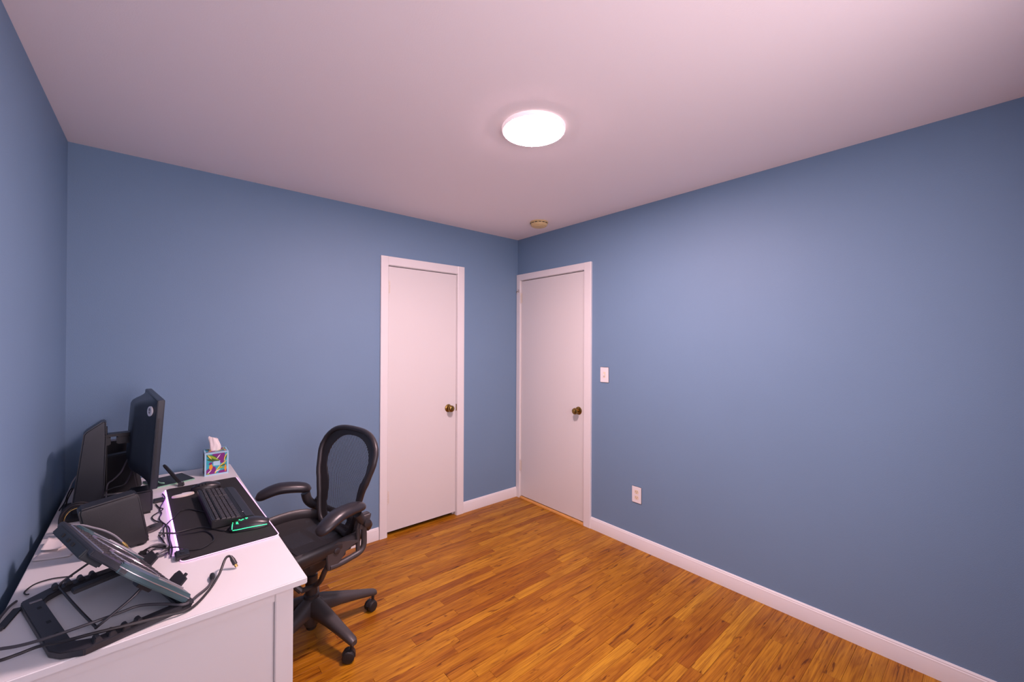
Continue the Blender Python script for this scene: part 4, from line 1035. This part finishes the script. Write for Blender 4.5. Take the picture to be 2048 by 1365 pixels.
cable('looped_cable', [(-2.592, -1.000, 0.766), (-2.54, -1.016, 0.7535), (-2.496, -1.024, 0.7475), (-2.462, -1.036, 0.7475), (-2.445, -1.079, 0.7475), (-2.44, -1.134, 0.7475), (-2.451, -1.163, 0.7475), (-2.477, -1.188, 0.7475), (-2.51, -1.182, 0.7475), (-2.543, -1.164, 0.7615), (-2.572, -1.152, 0.763), (-2.613, -1.125, 0.768), (-2.651, -1.120, 0.746)], 0.0022, 'cable_black', 'black cable making a wide loop on the near part of the mat')
cable('white_cable', [(-2.905, -0.42, 0.743), (-2.906, -0.31, 0.746), (-2.9, -0.30, 0.778), (-2.89, -0.30, 0.82), (-2.879, -0.32, 0.845), (-2.866, -0.345, 0.862), (-2.872, -0.37, 0.79), (-2.880, -0.38, 0.743)], 0.0024, 'cable_white', 'white cable arching behind the monitor stand by the left wall')
cable('black_cable', [(-2.912, -0.40, 0.743), (-2.904, -0.335, 0.756), (-2.897, -0.325, 0.783), (-2.888, -0.335, 0.806), (-2.878, -0.36, 0.815), (-2.890, -0.39, 0.78), (-2.894, -0.41, 0.743)], 0.0024, 'cable_black', 'black cable arching under the white cable behind the monitor stand')
cable('thin_wire', [(-2.790, -1.140, 0.743), (-2.806, -1.132, 0.743), (-2.835, -1.120, 0.743), (-2.866, -1.128, 0.743), (-2.880, -1.163, 0.743), (-2.876, -1.185, 0.743), (-2.868, -1.196, 0.745)], 0.0018, 'cable_black', 'thin black wire loop on the desk by the cooling stand base')
cable('wall_cable', [(-2.886, -1.222, 0.745), (-2.893, -1.251, 0.747), (-2.898, -1.29, 0.747), (-2.901, -1.331, 0.746), (-2.905, -1.393, 0.745), (-2.905, -1.47, 0.745)], 0.0032, 'cable_dark', 'dark cable running along the desk edge at the left wall')
stp = thing('cable_strap', 'black strap lying over the cable at the left desk edge', 'strap', (-2.885, -1.310, T), math.radians(-8))
MB().box(-0.007, 0.012, -0.050, 0.050, 0.0005, 0.0035).build('band', 'cable_black', stp, bevel=0.001)
MB().box(-0.006, 0.010, -0.058, -0.044, 0.0, 0.007).build('buckle', 'cable_dark', stp, bevel=0.002)
cable('monitor_cable', [(-2.690, -0.50, 0.955), (-2.703, -0.50, 0.93), (-2.719, -0.50, 0.89), (-2.743, -0.50, 0.862), (-2.760, -0.505, 0.846), (-2.762, -0.53, 0.80), (-2.765, -0.54, 0.755)], 0.0028, 'cable_dark', 'grey cable hanging from the monitor back to the stand')
cable('monitor_cable', [(-2.672, -0.555, 0.945), (-2.676, -0.55, 0.925), (-2.691, -0.55, 0.875), (-2.708, -0.55, 0.846), (-2.737, -0.55, 0.84), (-2.765, -0.545, 0.825), (-2.78, -0.56, 0.775), (-2.785, -0.575, 0.755)], 0.0028, 'cable_black', 'black cable sagging from the monitor back below the grey one')
ccl = thing('cable_coil', 'black coil of cable standing between monitor stand and near speaker', 'cable', (-2.822, -0.735, T))
for i, (r, dx, mt_) in enumerate(((0.055, 0.0, 'cable_black'), (0.053, 0.007, 'cable_black'), (0.0525, -0.007, 'cable_black'), (0.049, 0.012, 'cable_dark'), (0.045, 0.004, 'gold'))):
    MB().tube([(r*math.cos(2*PI*k/40)*0.85+dx*0.3, dx+0.003*math.sin(6*PI*k/40), r+0.004+r*math.sin(2*PI*k/40)) for k in range(40)], 0.0034 if mt_ != 'gold' else 0.0020, 8, closed=True).build('loop', mt_, ccl)
hb_ = thing('usb_hub', 'small flat black hub with cables below the monitor corner', 'hub', (-2.592, -0.530, T), math.radians(8))
MB().box(-0.020, 0.016, -0.020, 0.020, 0.0, 0.012).build('case', 'black_plastic', hb_, bevel=0.002)
MB().box(0.0155, 0.017, -0.014, 0.014, 0.003, 0.009).build('port_strip', 'cable_dark', hb_)
